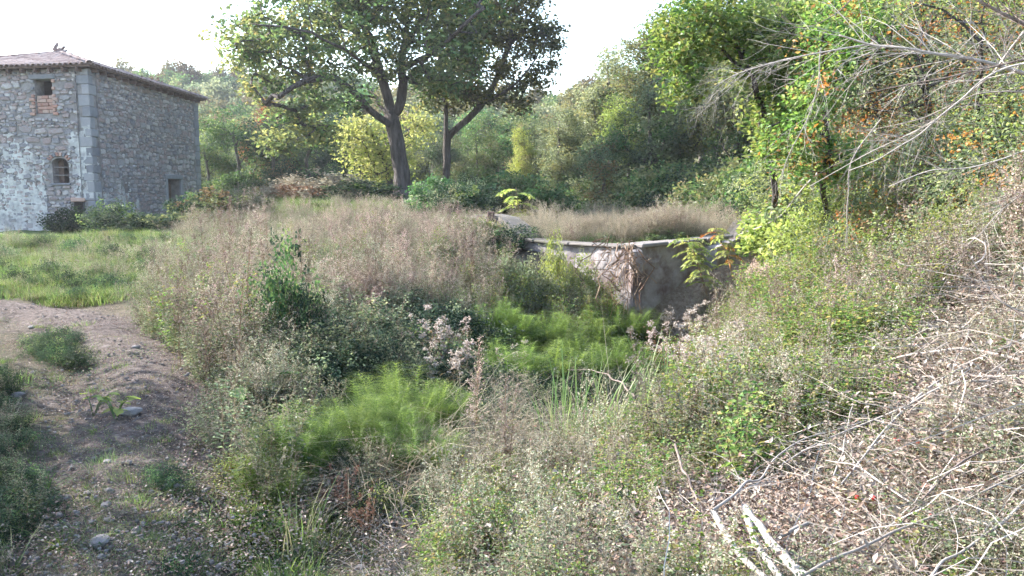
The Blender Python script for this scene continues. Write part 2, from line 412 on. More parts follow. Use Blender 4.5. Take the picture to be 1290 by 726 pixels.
# ground material: soil with litter, a worn earth path where the 'path' attribute says so
def groundmat():
    m, t, out = newmat('earth_ground')
    tc = t.nodes.new('ShaderNodeTexCoord')
    def noise(s, d=6):
        n = t.nodes.new('ShaderNodeTexNoise'); n.inputs['Scale'].default_value = s; n.inputs['Detail'].default_value = d; n.inputs['Roughness'].default_value = .7
        t.links.new(tc.outputs['Object'], n.inputs['Vector']); return n
    def att(nm):
        a = t.nodes.new('ShaderNodeAttribute'); a.attribute_name = nm; return a
    n1, n2, n3 = noise(1.3), noise(14, 9), noise(60, 4)
    mm = t.nodes.new('ShaderNodeMapRange'); mm.inputs[1].default_value = .32; mm.inputs[2].default_value = .68; t.links.new(n2.outputs['Fac'], mm.inputs[0])
    soil = ramp(t, [(.05, .045, .03), (.09, .075, .05), (.15, .12, .085)]); t.links.new(mm.outputs[0], soil.inputs[0])
    pathc = ramp(t, [(.045, .033, .03), (.08, .062, .057), (.13, .105, .098), (.2, .172, .16)]); t.links.new(mm.outputs[0], pathc.inputs[0])
    dry = ramp(t, [(.16, .11, .085), (.28, .21, .17), (.4, .33, .28)]); t.links.new(mm.outputs[0], dry.inputs[0])
    grn = ramp(t, [(.04, .07, .025), (.07, .11, .04), (.10, .13, .055)]); t.links.new(mm.outputs[0], grn.inputs[0])
    def mix(f, a, b):
        x = t.nodes.new('ShaderNodeMix'); x.data_type = 'RGBA'
        t.links.new(f, x.inputs[0]); t.links.new(a, x.inputs[6]); t.links.new(b, x.inputs[7]); return x.outputs[2]
    c = mix(att('green').outputs['Fac'], soil.outputs[0], grn.outputs[0])
    c = mix(att('dry').outputs['Fac'], c, dry.outputs[0])
    c = mix(att('path').outputs['Fac'], c, pathc.outputs[0])
    b = t.nodes.new('ShaderNodeBsdfPrincipled'); b.inputs['Roughness'].default_value = .95; b.inputs['Specular IOR Level'].default_value = .15
    t.links.new(c, b.inputs['Base Color'])
    ad = t.nodes.new('ShaderNodeMath'); ad.operation = 'MULTIPLY_ADD'; ad.inputs[1].default_value = .35
    t.links.new(n3.outputs['Fac'], ad.inputs[0]); t.links.new(n2.outputs['Fac'], ad.inputs[2])
    bp = t.nodes.new('ShaderNodeBump'); bp.inputs['Strength'].default_value = .9; bp.inputs['Distance'].default_value = .06
    t.links.new(ad.outputs[0], bp.inputs['Height']); t.links.new(bp.outputs[0], b.inputs['Normal'])
    t.links.new(b.outputs[0], out.inputs['Surface'])
    return m
M['ground'] = groundmat()

# ---------------------------------------------------------------- ground sheet
def sdist(x, y, line):
    d = np.full(x.shape, 1e9)
    for (ax, ay), (bx, by) in zip(line[:-1], line[1:]):
        vx, vy = bx - ax, by - ay
        t = np.clip(((x - ax) * vx + (y - ay) * vy) / (vx * vx + vy * vy), 0, 1)
        d = np.minimum(d, np.hypot(x - ax - t * vx, y - ay - t * vy))
    return d
pl = [hit([u], [v])[0][0][:2] for u, v in [(110, 790), (140, 725), (160, 640), (175, 560), (185, 500), (165, 450), (120, 415), (60, 395), (-60, 385), (-300, 372)]]
PATH = [tuple(p) for p in pl]
_gd = sdist(GX, GY, PATH)
HG += .07 * np.cos(np.clip(_gd, 0, 1.6) * 4.2) * np.clip(1.4 - _gd, 0, 1) * (GY < 20) - .02 * (_gd < .7)
def axis_pts(lo, hi, near_lo, near_hi, step, grow=1.12):
    a = list(np.arange(near_lo, near_hi, step)); s = step; v = near_hi
    while v < hi: a.append(v); s *= grow; v += s
    a.append(hi); s = step; v = near_lo
    b = []
    while v > lo: s *= grow; v -= s; b.append(max(v, lo))
    return np.array(sorted(set(b + a)))
def stretch(lo, hi, c, n, step):
    """n points from lo to hi with spacing about step near c, growing away"""
    def half(L):
        k = 2.0
        s = [0.0]; d = step
        while s[-1] < L: s.append(s[-1] + d); d = max(step, s[-1] * n)
        s[-1] = L
        return np.array(s)
    return np.concatenate([c - half(c - lo)[::-1], (c + half(hi - c))[1:]])
xs = stretch(-620, 620, 0, .022, .07); ys = stretch(-300, 850, 3.5, .022, .07)
XX, YY = np.meshgrid(xs, ys, indexing='ij')
ZZ = H(XX.ravel(), YY.ravel()).reshape(XX.shape)
pd = sdist(XX, YY, PATH)
pw = np.clip(1.36 - (pd + .5 * vnoise(XX * 1.7, YY * 1.7) + .5 * vnoise(XX * 5, YY * 5)) / .8, 0, 1)
pw = pw * pw * (3 - 2 * pw)
rut = .07 * np.cos(np.clip(pd, 0, 1.6) * 4.2) * np.clip(1.4 - pd, 0, 1)
nearm = np.exp(-((YY - 7) / 10) ** 2) * (np.abs(XX) < 14)
ZZ = ZZ + nearm * (.02 * vnoise(XX * 9, YY * 9) + .02 * vnoise(XX * 19, YY * 19)) 
V = np.stack([XX, YY, ZZ], -1).reshape(-1, 3)
nx, ny = XX.shape
i = np.arange(nx - 1)[:, None]; j = np.arange(ny - 1)[None]
g = G(); g.add(V, np.stack([i * ny + j, (i + 1) * ny + j, (i + 1) * ny + j + 1, i * ny + j + 1], -1).reshape(-1, 4))
gm = g.mesh('ground', [M['ground']], True)
def vatt(me, nm, val):
    a = me.attributes.new(nm, 'FLOAT', 'POINT'); a.data.foreach_set('value', val.astype(np.float32).ravel())
vatt(gm, 'path', pw)
dryw = np.clip((XX - 1.2 - .12 * YY) / 1.2 + vnoise(XX, YY), 0, 1) * (YY < 26) 
grw = np.clip((YY - 12) / 3, 0, 1) * (XX < -5) * (YY < 40) + .35 * (YY > 25)
vatt(gm, 'dry', np.clip(dryw, 0, 1)); vatt(gm, 'green', np.clip(grw, 0, 1))
obj('ground', gm, kind='structure')

# haze
def haze(density, col=(.86, .9, 1.0)):
    m, t, out = newmat('haze_air')
    v = t.nodes.new('ShaderNodeVolumePrincipled'); v.inputs['Density'].default_value = density; v.inputs['Color'].default_value = (*col, 1); v.inputs['Anisotropy'].default_value = .35
    t.links.new(v.outputs[0], out.inputs['Volume'])
    g = G(); box(g, (-640, -320, -12), (1280, 0, 0), (0, 1190, 0), (0, 0, 72))
    obj('haze', g.mesh('haze', [m]), kind='stuff')
HAZE = 0.0005
if HAZE: haze(HAZE)

# ---------------------------------------------------------------- house
HO = np.array([-14.78, 28.3]); EAVE = 6.5; BASE = .35
A_L = unit(np.array([-math.sin(math.radians(80)), math.cos(math.radians(80))])); LL = 8.0     # front facade, away from the corner
A_R = unit(np.array([math.sin(math.radians(.9)), math.cos(math.radians(.9))])); LR = 9.3    # side facade
N_L = np.array([-A_L[1], A_L[0]]); N_L = N_L if N_L[1] < 0 else -N_L
N_R = np.array([A_R[1], -A_R[0]])
house = thing('stone_house', 'abandoned two storey rubble stone farmhouse with low tiled roof and patches of white plaster', 'house', (HO[0], HO[1], .9))
hinv = Matrix.Translation((-HO[0], -HO[1], -.9))
def v3(p2, z): return np.array([p2[0], p2[1], z])
def facade(name, O, A, N, L, openings, thick=.45):
    """wall with real openings; openings (s0,s1,z0,z1)"""
    g = G(); inn = -N * thick
    ss = sorted({0, L, *[o[0] for o in openings], *[o[1] for o in openings]}); zs = sorted({BASE, EAVE, *[o[2] for o in openings], *[o[3] for o in openings]})
    def op(s, z): return any(o[0] < s < o[1] and o[2] < z < o[3] for o in openings)
    P = lambda s, z, d=0: v3(O + A * s + inn * d, z)
    for s0, s1 in zip(ss[:-1], ss[1:]):
        for z0, z1 in zip(zs[:-1], zs[1:]):
            if op((s0 + s1) / 2, (z0 + z1) / 2): continue
            g.add([P(s0, z0), P(s1, z0), P(s1, z1), P(s0, z1)], [[0, 1, 2, 3]])
            g.add([P(s0, z0, 1), P(s1, z0, 1), P(s1, z1, 1), P(s0, z1, 1)], [[0, 3, 2, 1]])
    for s0, s1, z0, z1 in openings:
        for (a, b) in (((s0, z0), (s1, z0)), ((s1, z0), (s1, z1)), ((s1, z1), (s0, z1)), ((s0, z1), (s0, z0))):
            g.add([P(*a), P(*b), P(*b, 1), P(*a, 1)], [[0, 1, 2, 3]])
    g.add([P(0, EAVE), P(L, EAVE), P(L, EAVE, 1), P(0, EAVE, 1)], [[0, 1, 2, 3]])
    me = g.mesh(name, [M['mortar']]); me.transform(hinv)
    return obj(name, me, house)
opL = [(1.42, 2.12, 4.98, 6.16), (.96, 1.62, 2.54, 3.42), (.42, .86, 1.2, 1.88), (4.8, 5.5, 4.98, 6.16)]
opR = [(5.75, 7.0, .9, 2.82), (2.15, 2.42, 2.2, 2.55)]
wallL = facade('wall', HO, A_L, N_L, LL, opL); wallL['label'] = 'front wall with bricked window and peeling white plaster'
wallR = facade('wall', HO, A_R, N_R, LR, opR); wallR['label'] = 'shaded side wall with doorway'
farc = HO + A_L * LL; farr = HO + A_R * LR
CR = HO + A_L * LL + A_R * LR
facade('wall', farr, A_L, -N_L, LL, []); facade('wall', farc, A_R, -N_R, LR, [])
fl = G(); fl.add([v3(HO + .4 * (A_L + A_R), .95), v3(farc + .4 * (A_R - A_L), .95), v3(CR - .4 * (A_R + A_L), .95), v3(farr + .4 * (A_L - A_R), .95)], [[0, 1, 2, 3]])
fm = fl.mesh('floor', [M['mortar']]); fm.transform(hinv); obj('floor', fm, house)
# rubble stones
def stone_shape(rng):
    n = 8
    th = np.arange(n) / n * 2 * PI + rng.uniform(-.25, .25, n)
    c = np.sign(np.cos(th)) * np.abs(np.cos(th)) ** .6; s = np.sign(np.sin(th)) * np.abs(np.sin(th)) ** .6
    rr = rng.uniform(.8, 1.05, n)
    o = np.stack([c * .5 * rr, s * .5 * rr], 1)
    back = np.column_stack([o, np.full(n, -.3)]); mid = np.column_stack([o, rng.uniform(.35, .7, n)]); fr = np.column_stack([o * rng.uniform(.68, .86, (n, 1)), rng.uniform(.75, 1.1, n)])
    V = np.concatenate([back, mid, fr])
    Q = []
    for a in range(n):
        b = (a + 1) % n
        Q += [[a, b, n + b, n + a], [n + a, n + b, 2 * n + b, 2 * n + a]]
    Q += [[2 * n, 2 * n + 1, 2 * n + 2, 2 * n + 3], [2 * n, 2 * n + 3, 2 * n + 4, 2 * n + 7], [2 * n + 4, 2 * n + 5, 2 * n + 6, 2 * n + 7]]
    return V, np.array(Q)
SR = np.random.default_rng(11)
SHAPES = [stone_shape(SR) for _ in range(14)]
SMESH = []
for V_, Q_ in SHAPES:
    q = G(); q.add(V_, Q_, 0.0); SMESH.append(q.mesh('stone', [M['wstone']]))
def rubble(wall, O, A, N, s0w, s1w, openings, nparts, rng):
    items = []
    z = BASE + .3
    while z < EAVE - .1:
        h = rng.choice([.08, .11, .15, .19, .25], p=[.2, .28, .26, .18, .08]); s = s0w - rng.uniform(0, .2)
        while s < s1w:
            w = h * rng.uniform(.9, 2.6)
            hh = h * rng.uniform(.7, 1.05)
            cx, cz = s + w / 2, z + h / 2 + rng.normal() * .025 + .05 * math.sin(s * 1.3 + z)
            s += w * rng.uniform(.96, 1.08) 
            if cx - w / 2 < s0w - .02 or cx + w / 2 > s1w + .02 or cz + hh / 2 > EAVE - .02: continue
            if any(cx + w * .5 > o[0] - .03 and cx - w * .5 < o[1] + .03 and cz + hh * .5 > o[2] - .03 and cz - hh * .5 < o[3] + .03 for o in openings): continue
            items.append((w * hh, cx, cz, w * .99, hh * .99))
        z += h * .97
    items.sort(key=lambda t: -t[0])
    g = G()
    for k, (ar, cx, cz, w, h) in enumerate(items):
        dep = rng.uniform(.025, .06); ang = rng.normal() * .08
        pos = v3(O + A * cx + N * .002, cz)
        X = v3(A * math.cos(ang), math.sin(ang)); Z = v3(-A * math.sin(ang), math.cos(ang)); Nn = v3(N, 0)
        if np.dot(np.cross(X, Z), Nn) < 0: X = -X
        si = int(rng.integers(len(SHAPES)))
        if k < nparts:
            o = bpy.data.objects.new('stone', SMESH[si]); COL.objects.link(o); o.parent = wall
            mat = Matrix(((X[0] * w, Z[0] * h, Nn[0] * dep, pos[0]), (X[1] * w, Z[1] * h, Nn[1] * dep, pos[1]), (X[2] * w, Z[2] * h, Nn[2] * dep, pos[2]), (0, 0, 0, 1)))
            o.matrix_basis = hinv @ mat
        else:
            V_, Q_ = SHAPES[si]
            g.add(pos + V_[:, :1] * X * w + V_[:, 1:2] * Z * h + V_[:, 2:] * Nn * dep, Q_, rng.random())
    me = g.mesh('small_stones', [M['wstone']]); me.transform(hinv)
    obj('small_stones', me, wall, kind='stuff')
rubble(wallL, HO, A_L, N_L, .42, LL - .05, opL, 140, SR)
rubble(wallR, HO, A_R, N_R, .42, LR - .45, opR, 140, SR)
# quoins
def bevbox(name, o, a, b, c, mat, parent, bev=.02, xf=hinv, **tags):
    g = G(); box(g, o, a, b, c); me = g.mesh(name, [mat])
    import bmesh
    bm = bmesh.new(); bm.from_mesh(me); bmesh.ops.recalc_face_normals(bm, faces=bm.faces)
    if bev: bmesh.ops.bevel(bm, geom=bm.edges[:], offset=bev, segments=1, affect='EDGES')
    bm.to_mesh(me); bm.free(); me.transform(xf)
    return obj(name, me, parent, **tags)
z = BASE; k = 0
while z < EAVE - .05:
    h = min(SR.uniform(.26, .42), EAVE - z)
    la, lr = (.46, .30) if k % 2 else (.3, .5)
    la += SR.uniform(-.05, .05)
    o = v3(HO + (N_L + N_R) * SR.uniform(.03, .06), z + .006)
    bevbox('quoin', o, v3(A_L * la, 0), v3(A_R * lr, 0), (0, 0, h - .012), M['quoin'], house)
    o = v3(farr + N_R * .045 - A_R * (.5 if k % 2 else .36), z + .006)
    bevbox('quoin', o, v3(A_R * (.52 if k % 2 else .38), 0), v3(-N_R * .35, 0), (0, 0, h - .012), M['quoin'], house)
    z += h; k += 1
# plaster patches: thick broken sheets over the stones
def plaster(wall, O, A, N, s0, s1, z0, z1, maskf, openings, step=.04, off=.034):
    ns, nz = int((s1 - s0) / step), int((z1 - z0) / step)
    S, Zg = np.meshgrid(np.linspace(s0, s1, ns + 1), np.linspace(z0, z1, nz + 1), indexing='ij')
    S2 = S + .035 * vnoise(S * 17, Zg * 17); Z2 = Zg + .035 * vnoise(S * 17 + 40, Zg * 17)
    D = off + .025 * vnoise(S * 3, Zg * 3) + .012 * vnoise(S * 14, Zg * 14)
    sc, zc = (S[1:, 1:] + S[:-1, :-1]) / 2, (Zg[1:, 1:] + Zg[:-1, :-1]) / 2
    keep = maskf(sc, zc)
    for o in openings: keep &= ~((sc > o[0] - .02) & (sc < o[1] + .02) & (zc > o[2] - .02) & (zc < o[3] + .02))
    pts = lambda d: np.stack([O[0] + A[0] * S2 + N[0] * d, O[1] + A[1] * S2 + N[1] * d, Z2], -1).reshape(-1, 3)
    n1 = nz + 1; nv = (ns + 1) * n1
    I, J = np.nonzero(keep)
    a = I * n1 + J; b = a + n1; c = b + 1; d = a + 1
    Q = [np.stack([a, b, c, d], 1)]
    kp = np.pad(keep, 1)
    for (di, dj, e0, e1) in ((-1, 0, a, d), (1, 0, b, c), (0, -1, a, b), (0, 1, d, c)):
        m = ~kp[I + 1 + di, J + 1 + dj]
        Q.append(np.stack([e0[m], e1[m], e1[m] + nv, e0[m] + nv], 1))
    g = G(); g.add(np.concatenate([pts(D), pts(D * 0 - .01)]), np.concatenate(Q))
    me = g.mesh('plaster', [M['plaster']]); me.transform(hinv)
    return obj('plaster', me, wall)
nz_ = lambda s, z, k=0: vnoise(s * 1.6 + k, z * 1.6) * .9 + vnoise(s * 4.3 + k, z * 4.3) * .75 + vnoise(s * 10, z * 10 + k) * .7 + vnoise(s * 23, z * 23 + k) * .4
plaster(wallL, HO, A_L, N_L, .02, LL - .2, BASE, 5.6,
        lambda s, z: np.where(s < .95, (z < 4.5 - .35 * s + .5 * nz_(s, z, 9)) & (z > 2.0) & (s + .8 * nz_(s, z) < .82) & (nz_(s * 2, z * 2, 31) < .5),
                              np.where(s > 1.9, z + 1.5 * nz_(s, z, 7) < 3.0 + .12 * s, False)) & (nz_(s, z, 3) < .5), opL)
plaster(wallR, HO, A_R, N_R, .02, 3.2, BASE, 4.2, lambda s, z: (z + 1.5 * nz_(s, z, 5) < 2.7 - .4 * s) & (nz_(s, z, 21) < .3), opR)
# upper window: lintel, jamb stones, brick infill
P = lambda s, z, d=0: v3(HO + A_L * s + N_L * d, z)
def dirL(l): return v3(A_L * l, 0)
bevbox('lintel', P(1.25, 6.165, -.2), dirL(1.05), v3(N_L * .27, 0), (0, 0, .17), M['quoin'], house)
z = 4.99; row = 0
while z < 5.55:
    s = 1.425
    cuts = [.3, .4] if row % 2 else [.22, .27, .2]
    for w in cuts:
        w = min(w, 2.115 - s)
        if w > .05: bevbox('brick', P(s + .008, z + .008, -.16), dirL(w - .016), v3(N_L * SR.uniform(.1, .125), 0), (0, 0, .115), M['brick'], house, .012)
        s += w
    z += .125; row += 1
z = 4.92
for k in range(10):
    w = .11 if k % 2 else .2
    if k in (6, 8): z += .125; continue
    bevbox('jamb_brick', P(1.41 - w, z, -.02), dirL(w), v3(N_L * .085, 0), (0, 0, .1), M['brick'], house, .01)
    bevbox('jamb_brick', P(2.13, z, -.02), dirL(w), v3(N_L * .085, 0), (0, 0, .1), M['brick' if k < 6 else 'quoin'], house, .01)
    z += .125
# arched lower window: surround, arch segment blocking, iron bars
g = G()
for k in range(8):
    a0, a1 = PI * k / 8, PI * (k + 1) / 8
    hw = .33; c0 = 1.29
    f = lambda a, e=0: (c0 + hw * math.cos(a), 3.24 + .18 * math.sin(a))
    (sa, za), (sb, zb) = f(a0), f(a1)
    g.add([P(sa, za, .03), P(sb, zb, .03), P(sb, 3.44, .03), P(sa, 3.44, .03), P(sa, za, -.3), P(sb, zb, -.3)], [[0, 1, 2, 3], [0, 4, 5, 1]])
me = g.mesh('window_arch', [M['mortar']]); me.transform(hinv); obj('window_arch', me, house)
for k in range(10):
    a = PI * (k + .5) / 10
    c = P(1.29 + .37 * math.cos(a), 3.25 + .24 * math.sin(a), .02)
    t1 = v3(A_L * (-math.sin(a)), math.cos(a) * .6); r1 = v3(A_L * math.cos(a), math.sin(a))
    bevbox('arch_brick', c - t1 * .045, t1 * .09, r1 * .13, v3(N_L * .06, 0), M['brick' if k % 3 else 'quoin'], house, .008)
for zz in (2.82, 3.1):
    g = G(); tube(g, [P(.95, zz, -.1), P(1.63, zz, -.1)], .016, 6); me = g.mesh('window_bar', [M['iron']]); me.transform(hinv); obj('window_bar', me, house)
bevbox('window_shutter', P(1.4, 2.56, -.32), dirL(.21), v3(N_L * .03, 0), (0, 0, .8), M['timber'], house, .004)
bevbox('window_sill', P(.9, 2.46, -.1), dirL(.78), v3(N_L * .17, 0), (0, 0, .08), M['quoin'], house)
bevbox('cellar_lintel', P(.36, 1.88, -.1), dirL(.56), v3(N_L * .17, 0), (0, 0, .14), M['brick'], house)
PR = lambda s, z, d=0: v3(HO + A_R * s + N_R * d, z)
bevbox('door_lintel', PR(5.5, 2.825, -.3), v3(A_R * 1.75, 0), v3(N_R * .38, 0), (0, 0, .2), M['quoin'], house)
bevbox('door', PR(6.0, .95, -.42), v3(A_R * .98, 0), v3(N_R * .05, 0), (0, 0, 1.7), M['timber'], house, .005)
bevbox('door_jamb', PR(5.55, .9, -.05), v3(A_R * .2, 0), v3(N_R * .13, 0), (0, 0, 1.92), M['quoin'], house)
bevbox('door_jamb', PR(7.005, .9, -.05), v3(A_R * .24, 0), v3(N_R * .13, 0), (0, 0, 1.92), M['quoin'], house)
# roof
ov = .27
corners = [HO + (N_L + N_R) * ov, farr + (N_R - N_L) * ov, CR - (N_L + N_R) * ov, farc + (N_L - N_R) * ov]
cen = sum(corners) / 4; APEX = v3(cen, EAVE + 1.32)
g = G()
c3 = [v3(c, EAVE + .02) for c in corners]; c3t = [v3(c, EAVE + .09) for c in corners]; ap2 = APEX + [0, 0, .1]
for k in range(4):
    a, b = k, (k + 1) % 4
    g.add([c3t[a], c3t[b], (ap2 * .999 + c3t[b] * .001), ap2], [[0, 1, 2, 3]])
    g.add([c3[a], c3[b], c3t[b], c3t[a]], [[0, 1, 2, 3]], m=1)
g.add(c3, [[0, 3, 2, 1]], m=1)
me = g.mesh('roof', [M['tile'], M['timber']]); me.transform(hinv); roof = obj('roof', me, house)
def tile_unit():
    g = G(); k = 6; Vv = []
    for (y, rr) in ((0, .5), (1, .42)):
        for i_ in range(k + 1):
            th = PI * i_ / k
            Vv.append((math.cos(th) * rr, y, math.sin(th) * rr * .8))
        for i_ in range(k + 1):
            th = PI * i_ / k
            Vv.append((math.cos(th) * (rr - .12), y, math.sin(th) * (rr - .12) * .8))
    Q = []
    for i_ in range(k):
        Q.append([i_, i_ + 1, 14 + i_ + 1, 14 + i_]); Q.append([7 + i_, 21 + i_, 22 + i_, 8 + i_]); Q.append([i_, 7 + i_, 8 + i_, i_ + 1])
    g.add(Vv, Q, 0.0); return np.array(Vv), np.array(Q), g.mesh('roof_tile', [M['tile']], True)
TV, TQ, TM = tile_unit()
tl = []
for k in range(4):
    a, b = c3t[k], c3t[(k + 1) % 4]
    e = b - a; L = np.linalg.norm(e); e = e / L
    foot = a + e * np.dot(ap2 - a, e); up = ap2 - foot; UL = np.linalg.norm(up); up = up / UL
    sa = np.dot(ap2 - a, e)
    nrm = unit(np.cross(e, up)); nrm = nrm if nrm[2] > 0 else -nrm
    col = .11
    while col < L:
        lim = UL * (col / sa if col < sa else (L - col) / (L - sa))
        q = -.06
        while q < lim - .12:
            p = a + e * (col + SR.normal() * .012) + up * q + nrm * (.0 + SR.uniform(0, .02))
            tl.append((np.linalg.norm(p[:2]), k, p, e, up + nrm * .06 + e * SR.normal() * .03, nrm))
            q += .36
        col += .21
for k in range(4):       # hip cap tiles
    a = c3t[k]; d = ap2 - a; L = np.linalg.norm(d); d /= L
    sd_ = unit(np.cross(d, [0, 0, 1])); nn = np.cross(sd_, d)
    q = -.05
    while q < L:
        tl.append((np.linalg.norm((a + d * q)[:2]) - 1, k, a + d * q + nn * .05, sd_ * 1.15, d + nn * .05, nn * 1.15)); q += .34
tl.sort(key=lambda t: (t[1] not in (0, 3), t[0]))
g = G()
for k, (_, _, p, X, U, Nn) in enumerate(tl):
    w, l, h = .2, .42, .2
    if k < 290:
        o = bpy.data.objects.new('roof_tile', TM); COL.objects.link(o); o.parent = roof
        o.matrix_basis = hinv @ Matrix(((X[0] * w, U[0] * l, Nn[0] * h, p[0]), (X[1] * w, U[1] * l, Nn[1] * h, p[1]), (X[2] * w, U[2] * l, Nn[2] * h, p[2]), (0, 0, 0, 1)))
    else: g.add(p + TV[:, :1] * X * w + TV[:, 1:2] * U * l + TV[:, 2:] * Nn * h, TQ, SR.random())
me = g.mesh('far_roof_tiles', [M['tile']], True); me.transform(hinv); obj('far_roof_tiles', me, roof, kind='stuff')
for k in range(9):
    o = ap2 + SR.normal(size=3) * [.28, .28, .05] + [0, 0, .04 + .03 * (k % 3)]
    bevbox('ridge_rubble', o, SR.normal(size=3) * .1 + [.18, 0, 0], SR.normal(size=3) * .05 + [0, .12, 0], [0, 0, .06 + SR.random() * .08], M['tile'], roof, .01)
s = .2
while s < LR:            # rafter ends under the side eave
    bevbox('rafter', PR(s, EAVE - .12, 0), v3(A_R * .09, 0), v3(N_R * (ov - .03), 0), (0, 0, .13), M['timber'], house, .005); s += .55
s = .2
while s < LL:
    bevbox('rafter', P(s, EAVE - .12, 0), v3(A_L * .09, 0), v3(N_L * (ov - .03), 0), (0, 0, .13), M['timber'], house, .005); s += .55

# ---------------------------------------------------------------- dam walls
M['render'] = solidmat('stained_render', [(.07, .045, .04), (.13, .095, .09), (.24, .215, .215), (.32, .295, .3), (.38, .36, .365)], scale=1.1, detail=9, bump=.8, bscale=9, dist=.04)
M['coping'] = solidmat('pale_coping', [(.06, .06, .045), (.14, .125, .115), (.22, .2, .195)], scale=3, bump=.6, dist=.02, objrand=True)
dam = thing('dam_wall', 'low rendered masonry dam across the gully with pale coping and brown stains', 'wall', at(803, 311, 15.6)[:2] + (-.9,))
dinv = Matrix.Translation(-Vector(dam.location))
def slab(line, ztop, zbot, thick, name, parent, xf, mat, cop=True, disp=.04):
    """wall following a plan polyline; top heights vary; real thickness"""
    line = np.array(line, float); zt = np.array(ztop, float)
    seg = np.linalg.norm(np.diff(line, axis=0), axis=1); s = np.concatenate([[0], np.cumsum(seg)])
    n = int(s[-1] / .14) + 2; t = np.linspace(0, s[-1], n)
    X = np.interp(t, s, line[:, 0]); Y_ = np.interp(t, s, line[:, 1]); Z_ = np.interp(t, s, zt)
    d = unit(np.stack([np.gradient(X), np.gradient(Y_)], 1)); nn = np.stack([d[:, 1], -d[:, 0]], 1)
    m_ = 14; g = G(); rows = []
    for q in range(m_ + 1):
        z = zbot + (Z_ - zbot) * q / m_
        off = disp * (vnoise(t * 1.3 + q * .01, z * 1.3) * 2 + vnoise(t * 4, z * 4) + .5 * vnoise(t * 11, z * 11))
        rows.append(np.stack([X + nn[:, 0] * off, Y_ + nn[:, 1] * off, z], 1))
    top2 = np.stack([X - nn[:, 0] * thick, Y_ - nn[:, 1] * thick, Z_], 1); bot2 = top2.copy(); bot2[:, 2] = zbot
    rows += [top2, bot2]
    Vv = np.concatenate(rows); a = np.arange(n - 1)
    Q = [np.stack([q * n + a, q * n + a + 1, (q + 1) * n + a + 1, (q + 1) * n + a], 1) for q in range(len(rows) - 1)]
    for e in (0, n - 1):
        Q.append(np.array([[q * n + e, (q + 1) * n + e, (m_ + 1) * n + e, (m_ + 2) * n + e] for q in range(m_)][:1]))
        Q.append(np.array([[0 * n + e, m_ * n + e, (m_ + 1) * n + e, (m_ + 2) * n + e]]))
    g.add(Vv, np.concatenate(Q)); me = g.mesh(name, [mat], False); me.transform(xf)
    w = obj(name, me, parent)
    if cop:
        q = 0
        while q < s[-1] - .2:
            l = min(random.uniform(.55, .95), s[-1] - q)
            p0 = np.array([np.interp(q + .012, s, line[:, 0]), np.interp(q + .012, s, line[:, 1]), np.interp(q, s, zt)]); p1 = np.array([np.interp(q + l - .012, s, line[:, 0]), np.interp(q + l - .012, s, line[:, 1]), np.interp(q + l, s, zt)])
            e = p1 - p0; nv = unit(np.array([e[1], -e[0], 0]))
            bevbox('coping_stone', p0 + nv * .07 + [0, 0, .003], e, -nv * (thick + .1 + random.uniform(-.03, .03)), (0, 0, .06 + random.random() * .02), M['coping'], parent, .02, xf)
            q += l
    return w
def P2(px, py, Y): x, y, z = at(px, py, Y); return (x, y), z
def run(pts): a = [P2(*p) for p in pts]; return [q[0] for q in a], [q[1] for q in a]
ln, zt = run([(652, 303, 18.4), (694, 308, 17.4), (762, 312, 16.2), (800, 314, 15.6)])
slab(ln, zt, -1.1, .45, 'left_panel', dam, dinv, M['render'])
ln, zt = run([(806, 313, 15.55), (868, 307, 16.4), (925, 300, 17.3)])
slab(ln, zt, -1.1, .45, 'right_panel', dam, dinv, M['render'])
p0 = np.array(at(798, 312, 15.45)); p1 = np.array(at(809, 312, 15.4))
bevbox('buttress', (p0[0] - .04, p0[1] - .08, -1.1), (.22, .0, 0), (0, .4, 0), (0, 0, p0[2] + 1.05), M['render'], dam, .03, dinv)
abut = thing('wing_wall', 'grey rendered wing wall stepping up the bank at the right end of the dam', 'wall', at(950, 300, 17.6)[:2] + (.2,))
ainv = Matrix.Translation(-Vector(abut.location))
ln, zt = run([(925, 299, 17.2), (938, 289, 17.5), (948, 277, 17.9)])
slab(ln, zt, -.6, .4, 'stepped_panel', abut, ainv, M['coping'], False)
ln, zt = run([(905, 312, 16.4), (935, 300, 16.9), (960, 292, 17.2), (985, 298, 17.4)])
slab(ln, zt, -.6, .5, 'sloping_panel', abut, ainv, M['render'], False, .06)
wing = thing('wing_wall', 'weathered grey wing wall with a small hole, half buried in weeds left of the dam', 'wall', at(620, 268, 20)[:2] + (.6,))
winv = Matrix.Translation(-Vector(wing.location))
ln, zt = run([(590, 271, 21), (612, 270, 20), (632, 274, 19.4), (643, 284, 19.0), (656, 303, 18.3)])
slab(ln, zt, -.2, .5, 'panel', wing, winv, M['coping'], False, .07)
bevbox('hole_dark_block', np.array(at(614, 286, 19.75)), (.18, -.05, 0), (0, -.12, 0), (0, 0, .38), M['timber'], wing, .02, winv)  # solid dark block standing in for the shade inside the hole

